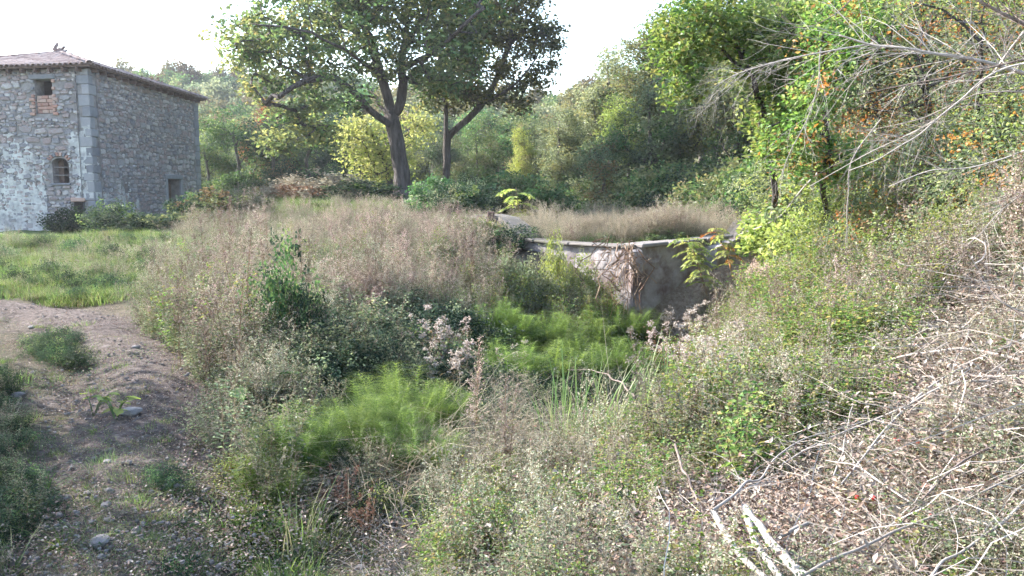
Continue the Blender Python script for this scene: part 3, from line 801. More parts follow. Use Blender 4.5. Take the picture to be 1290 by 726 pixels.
# ---------------------------------------------------------------- rocks
def rock_mesh(seed, flat=.6):
    import bmesh
    bm = bmesh.new(); bmesh.ops.create_icosphere(bm, subdivisions=3, radius=1)
    rg = np.random.default_rng(seed); pl_ = rdir(7, rg); dd = rg.uniform(.62, .9, 7); ph = rg.random(3) * 20
    for v in bm.verts:
        p = np.array(v.co)
        for n_, k_ in zip(pl_, dd):
            e = p @ n_ - k_
            if e > 0: p = p - n_ * e * .85
        p *= 1 + .06 * math.sin(p[0] * 5 + ph[0]) * math.sin(p[1] * 6 + ph[1]) + .03 * math.sin(p[2] * 13 + ph[2] + p[0] * 9)
        v.co = p * [1, 1, flat]
    me = bpy.data.meshes.new('rock'); bm.to_mesh(me); bm.free(); me.materials.append(M['rock'])
    return me
ROCKS = [rock_mesh(k, f) for k, f in enumerate([.65, .5, .8, .35, .6, .45])]
rocks = [(79, 634, 12, 0, 'rounded grey stone half sunk in the shaded left verge of the path'),
         (137, 585, 7, 1, 'small pale stone on the path just above the white stone pair'), (163, 589, 5, 2, 'small grey stone right beside a slightly larger pale one mid path'),
         (112, 621, 8, 3, 'flat slab of stone at the left edge of the path'), (133, 643, 8, 4, 'brightest white broken stone in the middle of the path'),
         (138, 659, 8, 3, 'thin flat pale stone lying below the white stone'), (97, 661, 5, 0, 'small whitish pebble between round stone and path'),
         (126, 682, 16, 3, 'long flat dark slab across the shaded path'), (166, 521, 15, 5, 'large pale flat stone beside the broad leaved sprout'),
         (24, 500, 12, 5, 'pale flat stone on the far left of the path'), (132, 508, 6, 4, 'small stone behind the broad leaved sprout'),
         (533, 679, 13, 4, 'pale angular stone near the bright green grass tuft'), (453, 718, 8, 0, 'rounded pale stone at the bottom edge left of the tuft'),
         (489, 719, 12, 1, 'flat grey stone just below the bright grass tuft'), (405, 717, 6, 2, 'small grey stone among grass at the bottom left of centre'),
         (172, 668, 8, 4, 'grey stone on the right side of the shaded path'), (138, 626, 6, 2, 'white pebble above the broken white stone'),
         (40, 417, 5, 3, 'pale stone at the left of the upper path'), (172, 438, 6, 5, 'light stone lying where the path bends'), (230, 590, 7, 4, 'grey stone at the foot of the weedy slope'),
         (203, 620, 6, 1, 'small brown stone on the right path edge'), (252, 655, 7, 0, 'stone beside the seep at the bottom of the slope'),
         (1135, 718, 16, 3, 'pale slab of stone under dead leaves at the lower right')]
for k, (px, py, rp, si, lb) in enumerate(rocks):
    q, _ = hit([px], [py + rp * .4]); q = q[0]
    r_ = rp * q[1] / 1000
    obj('rock', ROCKS[si], None, (q[0], q[1], q[2] + r_ * .18), (random.uniform(-.2, .2), random.uniform(-.2, .2), random.uniform(0, 6)), (r_, r_ * random.uniform(.7, .95), r_ * .95), label=lb, category='stone', group='loose stones on the path and gully edge')

# puddle
m, t, out = newmat('still_water')
b = t.nodes.new('ShaderNodeBsdfPrincipled'); b.inputs['Base Color'].default_value = (.03, .035, .02, 1); b.inputs['Roughness'].default_value = .08
t.links.new(b.outputs[0], out.inputs['Surface']); M['water'] = m
q, _ = hit([305], [690]); q = q[0]
g = G(); n = 28; th = np.arange(n) / n * 2 * PI; rr = 1 + .35 * np.sin(th * 3 + 1) * .5 + .12 * np.sin(th * 7)
ring = np.stack([q[0] + .27 * rr * np.cos(th), q[1] + .3 * rr * np.sin(th), np.full(n, q[2] + .012)], 1)
Vv = np.concatenate([ring, [[q[0], q[1], q[2] + .012]]]); g.add(Vv, [[n, k, k + 1, (k + 2) % n] for k in range(0, n, 2)])
obj('puddle', g.mesh('puddle', [M['water']]), kind='structure')

# ---------------------------------------------------------------- trees
def grow(fixed, centers, rng, tip=.012, seg=.55, expo=2.35, sag=.12, rmax=None, fixed_r=None):
    """skeleton: fixed limbs first, then a branch to every leaf cluster centre"""
    pos = []; par = []; chains = []
    def addchain(pts, parent):
        ch = [parent] if parent is not None else []
        for p in pts:
            pos.append(p); par.append(parent if parent is not None else -1); parent = len(pos) - 1; ch.append(parent)
        chains.append(ch)
    for k, f in enumerate(fixed):
        f = np.asarray(f, float); L = np.linalg.norm(np.diff(f, axis=0), axis=1).sum()
        c = curve(f, max(4, int(L / seg) + 2), .02 * L / 4, rng)
        if k == 0: addchain(list(c), None)
        else:
            A = np.array(pos); i_ = int(((A - c[0]) ** 2).sum(1).argmin()); addchain(list(c[1:]), i_)
    A = np.array(pos); n0 = len(pos)
    base = pos[0]
    dist = np.array([np.sqrt(((A - c) ** 2).sum(1).min()) for c in centers])
    for ci in np.argsort(dist):
        c = centers[ci]; A = np.array(pos)
        d = np.linalg.norm(A - c, axis=1)
        cost = d + .9 * np.maximum(0, A[:, 2] - c[2] - .1 * d) + np.where(np.arange(len(A)) < n_guard(n0), .6 * d, 0)
        i_ = int(cost.argmin()); a = A[i_]; L = d[i_]
        n = max(2, int(L / seg) + 1); t = (np.arange(n) + 1) / n
        mid = (a + c) / 2 + np.array([0, 0, 1.0]) * L * sag + rng.normal(size=3) * L * .1
        pts = (1 - t)[:, None] ** 2 * a + 2 * ((1 - t) * t)[:, None] * mid + t[:, None] ** 2 * c
        pts[:-1] += rng.normal(size=(n - 1, 3)) * .03 * min(1, L)
        addchain(list(pts), i_)
    N = len(pos); cnt = np.zeros(N)
    for ch in chains: cnt[ch[-1]] += 1
    for k in range(N - 1, -1, -1):
        if par[k] >= 0: cnt[par[k]] += cnt[k]
    rad = tip * np.maximum(cnt, 1) ** (1 / expo)
    return np.array(pos), par, rad, chains
def n_guard(n0): return 3
def skeleton_mesh(name, sk, mat, flare=1.0, kmin=3, rscale=1.0, inv=(0, 0, 0)):
    pos, par, rad, chains = sk; g = G(); pos = pos - np.asarray(inv)
    for ci, ch in enumerate(chains):
        rr = rad[ch] * rscale
        if len(ch) < 2: continue
        if ci > 0: rr = rr.copy(); rr[0] = min(rr[0], rr[1] * 1.25)
        else:
            rr = rr.copy(); z = pos[ch][:, 2] - pos[ch][0, 2]; rr *= 1 + flare * .5 * np.exp(-z / .45)
        mx_ = rr.max(); tube(g, pos[ch], rr, 10 if mx_ > .12 else (6 if mx_ > .04 else kmin))
    return g.mesh(name, [mat], True)
def crown_mesh(name, centers, rng, mats, n_per, sig, L, Wd, flat=.65, mix=None, inv=(0, 0, 0), up=.5):
    g = G(); cs = np.asarray(centers) - np.asarray(inv)
    n = len(cs)
    cnt = rng.poisson(n_per, n)
    idx = np.repeat(np.arange(n), cnt)
    sg = sig * rng.uniform(.65, 1.3, n)[idx]
    off = rdir(len(idx), rng) * (rng.random(len(idx)) ** .45 * 1.5)[:, None] * sg[:, None] * np.array([1, 1, flat])
    c = cs[idx] + off
    r = np.clip(rng.random(n)[idx] * .5 + rng.random(len(idx)) * .5, 0, 1)
    mi = (rng.random(n) < (mix or 0))[idx].astype(int) if len(mats) > 1 else np.zeros(len(idx), int)
    for q in range(len(mats)):
        s_ = mi == q
        leaves(g, c[s_], L, Wd, r[s_], q, up, rng=rng)
    return g.mesh(name, mats)
def blobs_px(bl, Y, rng, n):
    """cluster centres inside ellipsoids given by image place, size and depth"""
    out = []; wts = np.array([b[2] * b[3] for b in bl], float); wts /= wts.sum()
    for k, b in enumerate(bl):
        px, py, rx, ry = b[:4]; dy = b[4] if len(b) > 4 else 0; rd = b[5] if len(b) > 5 else rx * Y / 1000
        m = max(3, int(n * wts[k] * (b[6] if len(b) > 6 else 1)))
        d = rdir(m, rng) * (rng.random(m) ** .4)[:, None]
        c = np.array(at(px, py, Y + dy))
        out.append(c + d * np.array([rx * Y / 1000, rd, ry * Y / 1000]))
    return np.concatenate(out)
TR = np.random.default_rng(21)
def pts_px(lst, Y):
    return [at(p[0], p[1], Y + (p[2] if len(p) > 2 else 0)) for p in lst]

# the big oak
YO = 32.0
limbs = [[(507, 247), (506, 225), (503, 200), (498, 170), (492, 145)],
         [(497, 165), (480, 150, -.5), (461, 133, -1), (440, 108, -1.5), (412, 98, -2), (380, 104, -2.5), (352, 122, -3)],
         [(492, 150), (478, 128, 1), (452, 108, 2), (425, 112, 3), (395, 118, 3.5), (370, 140, 4)],
         [(492, 145), (484, 110), (475, 78), (464, 40, -.5), (446, 0, -1), (438, -50, -1)],
         [(480, 95), (455, 78, -1.5), (430, 60, -2.5), (398, 45, -3.5), (360, 35, -4), (315, 30, -4)],
         [(468, 55), (440, 35, 1), (410, 18, 2), (370, -5, 3), (330, -20, 3)],
         [(495, 148), (507, 125), (505, 93), (511, 40, .5), (522, -10, 1), (520, -70, 1)],
         [(507, 90), (530, 75, -1), (555, 60, -2), (585, 30, -3), (610, 10, -3)],
         [(506, 110), (520, 92, 1.5), (545, 85, 2.5), (575, 75, 3.5), (600, 80, 4)],
         [(509, 60), (530, 25, 2), (555, -15, 3), (575, -60, 3)],
         [(456, 25, -1), (430, -20, -2), (400, -50, -2)]]
oc = blobs_px([(350, 60, 70, 55, -1, 3), (400, 5, 85, 55, 0, 4), (470, -40, 110, 60, 0, 4), (450, 55, 70, 45, 0, 3.5), (520, 20, 80, 70, 0, 4), (560, 70, 60, 48, 0, 3.5), (400, 125, 70, 33, -1, 3, .6), (352, 135, 35, 42, -1.5, 1.8, .6), (345, 180, 18, 22, -1.5, 1, 1.2),
               (540, 110, 48, 28, 1, 2.5), (385, 160, 34, 20, -1, 1.6), (310, 45, 32, 42, -1, 2), (600, 0, 60, 60, 0, 3), (405, 178, 22, 14, -1, 1)], YO, TR, 640)
ob = np.array(at(507, 247, YO)); ob[2] = Hf(ob[0], ob[1]) - .05
limbs[0][0] = (507, 247)
fx = [pts_px(l, YO) for l in limbs]; fx[0][0] = tuple(ob)
sk = grow(fx, oc, TR, tip=.016, seg=.6, expo=2.05)
oak = thing('oak_tree', 'large spreading oak with thick dark trunk standing on the grassy mound right of the house', 'tree', ob)
obj('trunk', skeleton_mesh('trunk', sk, M['bark'], .9, rscale=.84, inv=ob), oak)
obj('crown', crown_mesh('crown', oc, TR, [M['oak'], M['green']], 50, .42, .2, .125, mix=.35, inv=ob), oak)

# second tree right of the oak
Y2 = 35.0
limbs = [[(564, 240), (564, 215), (563, 190), (562, 160), (562, 130), (566, 90)],
         [(563, 172), (578, 160), (592, 148), (606, 132), (622, 108), (638, 70), (646, 30)],
         [(606, 132), (630, 120, -1), (655, 100, -2), (675, 75, -2), (690, 45, -2)],
         [(562, 130), (548, 100, 1), (540, 60, 1)], [(566, 95), (585, 60, -1), (600, 20, -1)], [(640, 60), (665, 30), (680, 0)]]
tc_ = blobs_px([(650, 30, 55, 45, 0, 2.5), (610, 100, 45, 35, 0, 2.3), (665, 90, 32, 26, -1, 1.8), (600, 40, 50, 50, 0, 2.5), (560, 110, 32, 28, 0, 2), (640, 130, 28, 14, 0, 1.5), (680, 55, 24, 34, 0, 1.5), (640, -30, 60, 40, 0, 3)], Y2, TR, 260)
tb = np.array(at(564, 240, Y2)); tb[2] = Hf(tb[0], tb[1]) - .05
fx = [pts_px(l, Y2) for l in limbs]; fx[0][0] = tuple(tb)
sk = grow(fx, tc_, TR, tip=.015, seg=.6, expo=2.1)
t2 = thing('deciduous_tree', 'tall tree forking to the right just behind and right of the big oak', 'tree', tb)
obj('trunk', skeleton_mesh('trunk', sk, M['bark'], .6, rscale=.8, inv=tb), t2)
obj('crown', crown_mesh('crown', tc_, TR, [M['oak'], M['dull']], 50, .42, .19, .125, mix=.3, inv=tb), t2)

# yellow leaved tree behind the oak with two leaning stems
Y3 = 37.0
limbs = [[(494, 240), (482, 205), (470, 175), (458, 150)], [(498, 240), (485, 205), (476, 175), (470, 150), (462, 120)], [(478, 200), (455, 180), (440, 165)]]
yc = blobs_px([(470, 185, 38, 38, 0, 2), (445, 175, 26, 30, 0, 1.5), (500, 200, 32, 28, 0.5, 1.6), (470, 225, 32, 16, 0, 1.3), (520, 160, 28, 26, 1, 1.5)], Y3, TR, 100)
yb = np.array(at(496, 240, Y3)); yb[2] = Hf(yb[0], yb[1]) - .05
fx = [pts_px(l, Y3) for l in limbs]; fx[0][0] = tuple(yb); fx[1][0] = tuple(yb + [.15, 0, 0])
sk = grow(fx, yc, TR, tip=.014, seg=.6, expo=2.2)
t3 = thing('maple_tree', 'small yellow leaved tree with two thin leaning stems behind the oak trunk', 'tree', yb)
obj('trunk', skeleton_mesh('trunk', sk, M['bark'], .4, inv=yb), t3)
obj('crown', crown_mesh('crown', yc, TR, [M['yellow'], M['lime']], 48, .62, .17, .12, mix=.4, inv=yb), t3)

# prototypes of woodland trees, about 7 m tall
def woodland(seed, h, rx, n, n_per, leafL, low=.25, lean=0):
    rg = np.random.default_rng(seed)
    k = rg.integers(5, 9); cs = []
    for _ in range(k):
        t = rg.uniform(low + .12, .88); a = rg.uniform(0, 2 * PI); rr = rx * rg.uniform(.15, .62) * (1.25 - abs(t - .55))
        c = np.array([rr * math.cos(a) + lean * t, rr * math.sin(a), h * t]); m = n // k
        d = rdir(m, rg) * (rg.random(m) ** .4)[:, None]
        cs.append(c + d * np.array([rx * .5, rx * .5, h * .17]))
    cs = np.concatenate(cs); cs = cs[cs[:, 2] > h * low * .8]
    trunk = [(0, 0, -.2), (.05 * rx, 0, h * .2), (lean * .4 + rg.normal() * .15, rg.normal() * .15, h * .45), (lean * .8, rg.normal() * .3, h * .8)]
    sk = grow([trunk], cs, rg, tip=.018, seg=.8, expo=2.2)
    return skeleton_mesh('trunk', sk, M['bark2'], .5), cs, rg
WOOD = []
for k, (h, rx, n, npr, lf, low, lean) in enumerate([(7, 2.6, 120, 90, .15, .2, 0), (8, 2.2, 120, 85, .15, .3, .6), (6, 2.8, 110, 95, .15, .08, 0), (9, 2.6, 130, 85, .16, .4, -.5), (7.5, 3, 120, 100, .15, .15, .4), (5, 2.2, 90, 110, .13, .02, 0)]):
    tm, cs, rg = woodland(100 + k, h, rx, n, npr, lf, low, lean)
    cm = crown_mesh('crown', cs, rg, [M['green'], M['dull']], npr, .5, lf, lf * .65, mix=.25)
    WOOD.append((h, tm, cm))
def wood_thing(k, loc, rotz, scl, label, group, m0, m1, name='woodland_tree', cat='tree', tw=1.0):
    h, tm, cm = WOOD[k]
    r = thing(name, label, cat, loc, (0, 0, rotz), (scl * tw, scl * tw, scl), group)
    obj('trunk', tm, r)
    c = obj('crown', cm, r)
    for s_, mm in zip(c.material_slots, (m0, m1)): s_.link = 'OBJECT'; s_.material = mm
    return r
# (px of the trunk, depth, height in m, proto, main leaf, second leaf, label)
special = [
 (300, 42, 4.6, 5, 'green', 'green', 'rounded fresh green bushy tree right of the house corner'),
 (345, 41, 4.0, 2, 'dark', 'russet', 'dark low tree with a russet patch left below the oak crown'),
 (262, 44, 3.6, 5, 'green', 'dull', 'small green tree half hidden by the house corner'),
 (395, 43, 4.4, 2, 'dark', 'green', 'dark bushy tree behind the dry grass mound'),
 (425, 46, 4.6, 4, 'dark', 'dark', 'dark tree in the gap left of the yellow leaved tree'),
 (348, 46, 5.6, 1, 'russet', 'orange', 'russet brown tree showing between the dark bushes under the oak'),
 (548, 46, 4.8, 0, 'grey', 'green', 'pale green tree behind the forked trunk'),
 (600, 44, 5.0, 4, 'green', 'dull', 'green bushy tree right of the forked trunk'),
 (640, 48, 5.2, 2, 'dull', 'grey', 'olive tree left of the tall grey trunked tree'),
 (707, 38, 5.0, 1, 'grey', 'dull', 'grey green tree with straight pale trunk at the meadow edge'),
 (672, 50, 5.0, 0, 'dull', 'green', 'olive tree behind the straight pale trunk'),
 (748, 44, 5.4, 3, 'lime', 'dull', 'yellowish tree at the right side of the sky gap'),
 (775, 40, 7.4, 1, 'grey', 'dull', 'slim grey green tree topping out against the white sky'),
 (815, 34, 6.4, 4, 'grey', 'green', 'broad grey green tree behind the dam'),
 (762, 33, 3.6, 5, 'grey', 'russet', 'low greyish tree at the far side of the grass behind the dam'),
 (842, 38, 8.6, 3, 'dull', 'green', 'tall olive green tree right of the broad grey one'),
 (895, 33, 6.6, 1, 'dull', 'lime', 'tree with curved dark trunk at the wood edge'),
 (930, 30, 6.8, 3, 'dull', 'green', 'tree with bare lower trunk in the shaded wood edge'),
 (880, 42, 9.5, 3, 'green', 'lime', 'tall tree rising behind the curved trunks'),
 (985, 27, 7.5, 4, 'green', 'dull', 'leafy tree at the foot of the right bank'),
 (960, 36, 9.5, 0, 'green', 'dull', 'tall green tree behind the shaded trunks'),
 (1030, 24, 8.0, 1, 'dull', 'lime', 'slender tree up on the right bank'),
 (1090, 22, 8.5, 4, 'dull', 'grey', 'broad tree behind the bare branches on the bank'),
 (1165, 22, 8.0, 2, 'lime', 'dull', 'pale green tree high on the right bank'),
 (1240, 21, 8.0, 0, 'grey', 'dull', 'grey green tree at the top right of the bank'),
 (1310, 20, 8.0, 4, 'dull', 'orange', 'tree at the right frame edge with some orange leaves'),
 (1050, 32, 11, 3, 'green', 'dull', 'tall tree behind the slender one on the bank'),
 (1140, 30, 11, 0, 'dull', 'green', 'tall tree rising behind the top of the right bank'),
 (1230, 29, 10, 3, 'green', 'lime', 'tall green tree in the far upper right'),
 (970, 24.5, 1.9, 5, 'dark', 'green', 'low dark green ivy covered bush at the right end of the dam')]
for k, (px, Y, h, pr, a, b_, lb) in enumerate(special):
    x = at(px, 250, Y)[0]
    wood_thing(pr, (x, Y, Hf(x, Y) - .1), TR.uniform(0, 6), h / WOOD[pr][0], lb, 'trees round the gully meadow', M[a], M[b_], tw=1.0 if h > 3 else 1.4)
# shaded wood edge rows: darker trees further behind so that no ground gap shows
names = [('green', 'dull'), ('dull', 'green'), ('dull', 'russet'), ('grey', 'dull'), ('grey', 'lime'), ('green', 'lime')]
row = []
for Y in (50, 60):
    for px in range(240, 1110, 44 if Y == 50 else 38):
        row.append((px + TR.uniform(-14, 14), Y + TR.uniform(-3, 3)))
landm = [(290, 'right of the house corner'), (400, 'under the oak crown'), (480, 'behind the yellow tree'), (545, 'right of the oak trunk'), (610, 'just right of the forked tree'),
         (700, 'left of the pale trunk'), (760, 'under the sky gap'), (830, 'above the left dam panel'), (900, 'above the right dam panel'), (960, 'behind the shaded trunks'), (1300, 'behind the right bank')]
look = {'green': 'fresh green', 'dark': 'dark green', 'dull': 'olive', 'grey': 'grey green'}
kn = ['bushy', 'slim', 'low crowned', 'tall', 'broad', 'rounded']
seen_ = set()
for q_, (px, Y) in enumerate(row):
    x = at(px, 250, Y)[0]; k = int(TR.integers(0, 6)); a, b_ = names[int(TR.integers(0, 6))]
    hh = TR.uniform(4.0, 5.8) if px < 640 else TR.uniform(3.6, 4.8) if px < 790 else TR.uniform(5.5, 8.5)
    where = next(t for e, t in landm if px < e)
    lb = '%s %s tree%s in back wood %s' % (kn[k], look[a], {'russet': ' (some russet)', 'lime': ' (yellow tips)', 'grey': ' (greyish)'}.get(b_, ''), where)
    if Y > 55: lb = lb.replace('in back wood', 'deep in back wood')
    if lb in seen_: lb = lb.replace(' tree', ' right hand tree', 1)
    seen_.add(lb); wood_thing(k, (x, Y, Hf(x, Y) - .1), TR.uniform(0, 6), hh / WOOD[k][0], lb, 'wood behind the meadow', M[a], M[b_])
# trees just outside the left edge, whose shade lies on the lower path
for x, y, h, k, lb in [(-10.6, 7.2, 7.2, 4, 'leaning leafy tree outside the picture beside the lower path'), (-9.4, 4.6, 6.0, 0, 'bushy tree nearest the camera left of the path'), (-13.5, 10.0, 6.5, 4, 'farthest broad tree left of the path bend'),
                       (-9.0, 1.8, 6.5, 2, 'low crowned tree left of the camera'), (-12.5, 3.5, 8, 0, 'tallest bushy tree left of the path, behind the others')]:
    wood_thing(k, (x, y, Hf(x, y) - .1), x * 1.3, h / WOOD[k][0], lb, 'trees left of the path', M['green'], M['dull'])

# ---------------------------------------------------------------- geometry node scatter for uncountable growth
_grp = [0]
def scatter(name, protos, pts, scl, tilt=.15, rng=R, zoff=0.0, cap=None):
    n = len(pts); pts = np.array(pts)
    if n == 0: return
    _grp[0] += 1
    col = bpy.data.collections.new('source_%s_%d' % (name, _grp[0]))
    for k, me in enumerate(protos):
        o = bpy.data.objects.new('source_%02d' % k, me); col.objects.link(o)
    me = bpy.data.meshes.new(name); me.vertices.add(n)
    p = np.array(pts); p[:, 2] += zoff
    me.vertices.foreach_set('co', p.astype(np.float32).ravel())
    rot = np.stack([rng.normal(size=n) * tilt, rng.normal(size=n) * tilt, rng.uniform(0, 2 * PI, n)], 1)
    a = me.attributes.new('rot', 'FLOAT_VECTOR', 'POINT'); a.data.foreach_set('vector', rot.astype(np.float32).ravel())
    s = rng.uniform(scl[0], scl[1], n) * (1 + .55 * vnoise(pts[:, 0] * 1.1 + 31, pts[:, 1] * .8)); s3 = np.stack([s * rng.uniform(.85, 1.15, n), s * rng.uniform(.85, 1.15, n), s * rng.uniform(.8, 1.2, n)], 1)
    a = me.attributes.new('scl', 'FLOAT_VECTOR', 'POINT'); a.data.foreach_set('vector', s3.astype(np.float32).ravel())
    a = me.attributes.new('pick', 'INT', 'POINT'); a.data.foreach_set('value', rng.integers(0, len(protos), n).astype(np.int32))
    ng = bpy.data.node_groups.new('scatter_' + name, 'GeometryNodeTree')
    ng.interface.new_socket('Geometry', in_out='INPUT', socket_type='NodeSocketGeometry'); ng.interface.new_socket('Geometry', in_out='OUTPUT', socket_type='NodeSocketGeometry')
    N = ng.nodes; gi = N.new('NodeGroupInput'); go = N.new('NodeGroupOutput')
    ip = N.new('GeometryNodeInstanceOnPoints'); ci = N.new('GeometryNodeCollectionInfo')
    ci.inputs[0].default_value = col; ci.inputs['Separate Children'].default_value = True; ci.inputs['Reset Children'].default_value = True
    def na(nm, ty):
        q = N.new('GeometryNodeInputNamedAttribute'); q.data_type = ty; q.inputs[0].default_value = nm; return q.outputs[0]
    L = ng.links
    L.new(gi.outputs[0], ip.inputs['Points']); L.new(ci.outputs[0], ip.inputs['Instance']); ip.inputs['Pick Instance'].default_value = True
    L.new(na('pick', 'INT'), ip.inputs['Instance Index'])
    er = N.new('FunctionNodeEulerToRotation'); L.new(na('rot', 'FLOAT_VECTOR'), er.inputs[0]); L.new(er.outputs[0], ip.inputs['Rotation'])
    L.new(na('scl', 'FLOAT_VECTOR'), ip.inputs['Scale']); L.new(ip.outputs[0], go.inputs[0])
    o = obj(name, me, kind='stuff')
    mod = o.modifiers.new('scatter', 'NODES'); mod.node_group = ng
    return o

# far wooded hill
FAR = []
for k in range(5):
    rg = np.random.default_rng(300 + k); cs = []
    for _ in range(7):
        a = rg.uniform(0, 2 * PI); rr = rg.uniform(0, 1.5); c = np.array([rr * math.cos(a), rr * math.sin(a), rg.uniform(1.6, 5)]); d = rdir(16, rg) * (rg.random(16) ** .4)[:, None]
        cs.append(c + d * [1.3, 1.3, 1.2])
    cs = np.concatenate(cs); g = G()
    idx = np.repeat(np.arange(len(cs)), 22); off = rdir(len(idx), rg) * (rg.random(len(idx)) ** .5)[:, None] * .75
    leaves(g, cs[idx] + off, .34, .24, np.clip(rg.random(len(cs))[idx] * .6 + rg.random(len(idx)) * .4, 0, 1), 0, rng=rg)
    tube(g, [(0, 0, -.5), (0, 0, 2.5)], [.16, .08], 5, m=1)
    FAR.append(g.mesh('hill_tree', [[M['green'], M['dull'], M['grey'], M['green'], M['dullrus']][k], M['bark2']]))
hp = []
rg = np.random.default_rng(5)
N_ = 5200
Yf = rg.uniform(68, 165, N_ * 2); xf_ = rg.uniform(-.85, .8, N_ * 2) * Yf
keep = (rg.random(N_ * 2) < .5)
hp = np.stack([xf_, Yf], 1)[keep]
hp = np.column_stack([hp, H(hp[:, 0], hp[:, 1])])
scatter('far_woodland', FAR, hp, (.6, 1.0), tilt=.06, rng=rg)

# ---------------------------------------------------------------- plant prototypes
def weed(seed, nst, h, spread, nbr, brlen, nseed, ssz, nleaf, lsz, mats, lean=.18, bt=(.35, 1), seedclump=0, leafup=.3, leafw=.5, lt=(0, 1), stw=.006, brup=.8):
    rg = np.random.default_rng(seed); g = G()
    a = rg.uniform(0, 2 * PI, nst); rr = spread * np.sqrt(rg.random(nst))
    base = np.stack([rr * np.cos(a), rr * np.sin(a), np.full(nst, -.03)], 1)
    out = np.stack([np.cos(a + rg.normal(size=nst) * .8), np.sin(a + rg.normal(size=nst) * .8), np.zeros(nst)], 1)
    L = h * rg.uniform(.65, 1.1, nst)
    pos = blades(g, base, out, L, stw, lean * rg.uniform(.3, 1.6, nst), .06, m=0, seg=4, tip=.4, rng=rg)
    if nbr:
        n = nst * nbr; i_ = np.repeat(np.arange(nst), nbr); t = rg.uniform(bt[0], bt[1], n); b = pos(i_, t)
        ph = rg.uniform(0, 2 * PI, n); od = np.stack([np.cos(ph), np.sin(ph), np.zeros(n)], 1)
        bl = brlen * (1.25 - t) * rg.uniform(.5, 1.4, n) + brlen * .15
        pb = blades(g, b, od, bl, stw * .55, .65, .12, m=0, seg=2, tip=.3, rng=rg, up=np.array([0, 0, brup]))
        if nseed:
            j = np.repeat(np.arange(n), nseed); tt = rg.uniform(.15 if not seedclump else .85, 1.0, n * nseed); c = pb(j, tt)
            if seedclump: c = c + rdir(len(c), rg) * (seedclump * rg.random(len(c)) ** .5)[:, None]
            else: c = c + rg.normal(size=c.shape) * .006
            leaves(g, c, ssz, ssz * .6, m=1, up=.2, rng=rg)
    if nleaf:
        n = nst * nleaf; i_ = np.repeat(np.arange(nst), nleaf); t = rg.uniform(lt[0], lt[1], n); c = pos(i_, t)
        if nbr: c = c + rg.normal(size=c.shape) * np.array([.05, .05, .02]) * (h ** .5)
        ph = rg.uniform(0, 2 * PI, n); d = np.stack([np.cos(ph), np.sin(ph), rg.uniform(-.3, leafup, n)], 1)
        leaves(g, c, lsz * (1.2 - .6 * t), lsz * leafw, m=2, up=.7, d=d, rng=rg)
    return g.mesh('weed', mats)
def grass(seed, n, h, spread, w, mat, lean=.5, droop=.25, mats2=None):
    rg = np.random.default_rng(seed); g = G(); a = rg.uniform(0, 2 * PI, n); rr = spread * np.sqrt(rg.random(n))
    base = np.stack([rr * np.cos(a), rr * np.sin(a), np.full(n, -.02)], 1)
    a2 = a + rg.normal(size=n) * .9
    blades(g, base, np.stack([np.cos(a2), np.sin(a2), a2 * 0], 1), h * rg.uniform(.5, 1.1, n), w, lean * rg.uniform(.2, 1.6, n), droop * rg.uniform(.3, 1.8, n), seg=3, rng=rg, tip=.1)
    return g.mesh('grass', [mat])
def bush(seed, rx, h, ncl, nper, sig, lsz, mats, mix=.15, twigs=30, leafw=.6, twigmat='stem', up=.5):
    rg = np.random.default_rng(seed); g = G()
    d = rdir(ncl, rg); d[:, 2] = np.abs(d[:, 2]); rad = rg.random(ncl) ** .35
    lump = .75 + .5 * rg.random(ncl)
    cs = d * (rad * lump)[:, None] * np.array([rx, rx, h * .85]) + [0, 0, .05]
    cnt = rg.poisson(nper, ncl); idx = np.repeat(np.arange(ncl), cnt)
    off = rdir(len(idx), rg) * (rg.random(len(idx)) ** .5)[:, None] * sig
    r = np.clip(.5 * rg.random(ncl)[idx] + .5 * rg.random(len(idx)), 0, 1); mi = (rg.random(ncl) < mix)[idx]
    for q in (0, 1):
        s_ = mi == bool(q); leaves(g, (cs[idx] + off)[s_], lsz, lsz * leafw, r[s_], q, up, rng=rg)
    if twigs:
        k = rg.integers(0, ncl, twigs)
        b = np.zeros((twigs, 3)); b[:, :2] = cs[k, :2] * .25; v = cs[k] * rg.uniform(.9, 1.25, (twigs, 1)) - b; L = np.linalg.norm(v, axis=1)
        o_ = v.copy(); o_[:, 2] = 0; on = np.linalg.norm(o_, axis=1)
        blades(g, b, o_, v[:, 2], .008, on / np.maximum(v[:, 2], .05), 0, m=2, seg=3, tip=.3, rng=rg)
    return g.mesh('bush', mats + [M[twigmat]])
def tangle(seed, n, L, spread, h, w, mat, seg=5):
    """arching bare canes and twigs"""
    rg = np.random.default_rng(seed); g = G()
    for k in range(n):
        a = rg.uniform(0, 2 * PI); p = np.array([rg.normal() * spread, rg.normal() * spread, rg.uniform(-.02, h * .4)])
        l = L * rg.uniform(.4, 1.2); d = np.array([math.cos(a), math.sin(a), rg.uniform(-.1, .8)]); pts = [p]
        for q in range(seg):
            d = d + rg.normal(size=3) * .22 - [0, 0, .9 / seg]; d /= np.linalg.norm(d); p = p + d * l / seg; p[2] = max(p[2], .01); pts.append(p)
        tube(g, pts, np.linspace(w, w * .35, seg + 1) * rg.uniform(.5, 1.3), 3, rg.random(), 0, False)
    return g.mesh('twigs', [mat])
def litter(seed, n, spread, sz, mats, h=.05):
    rg = np.random.default_rng(seed); g = G()
    c = np.column_stack([rg.normal(size=(n, 2)) * spread, np.abs(rg.normal(size=n)) * h])
    k = int(n * .85); leaves(g, c[:k], sz, sz * .6, m=0, up=1.2, rng=rg); leaves(g, c[k:], sz, sz * .6, m=len(mats) - 1, up=1.2, rng=rg)
    return g.mesh('litter', mats)
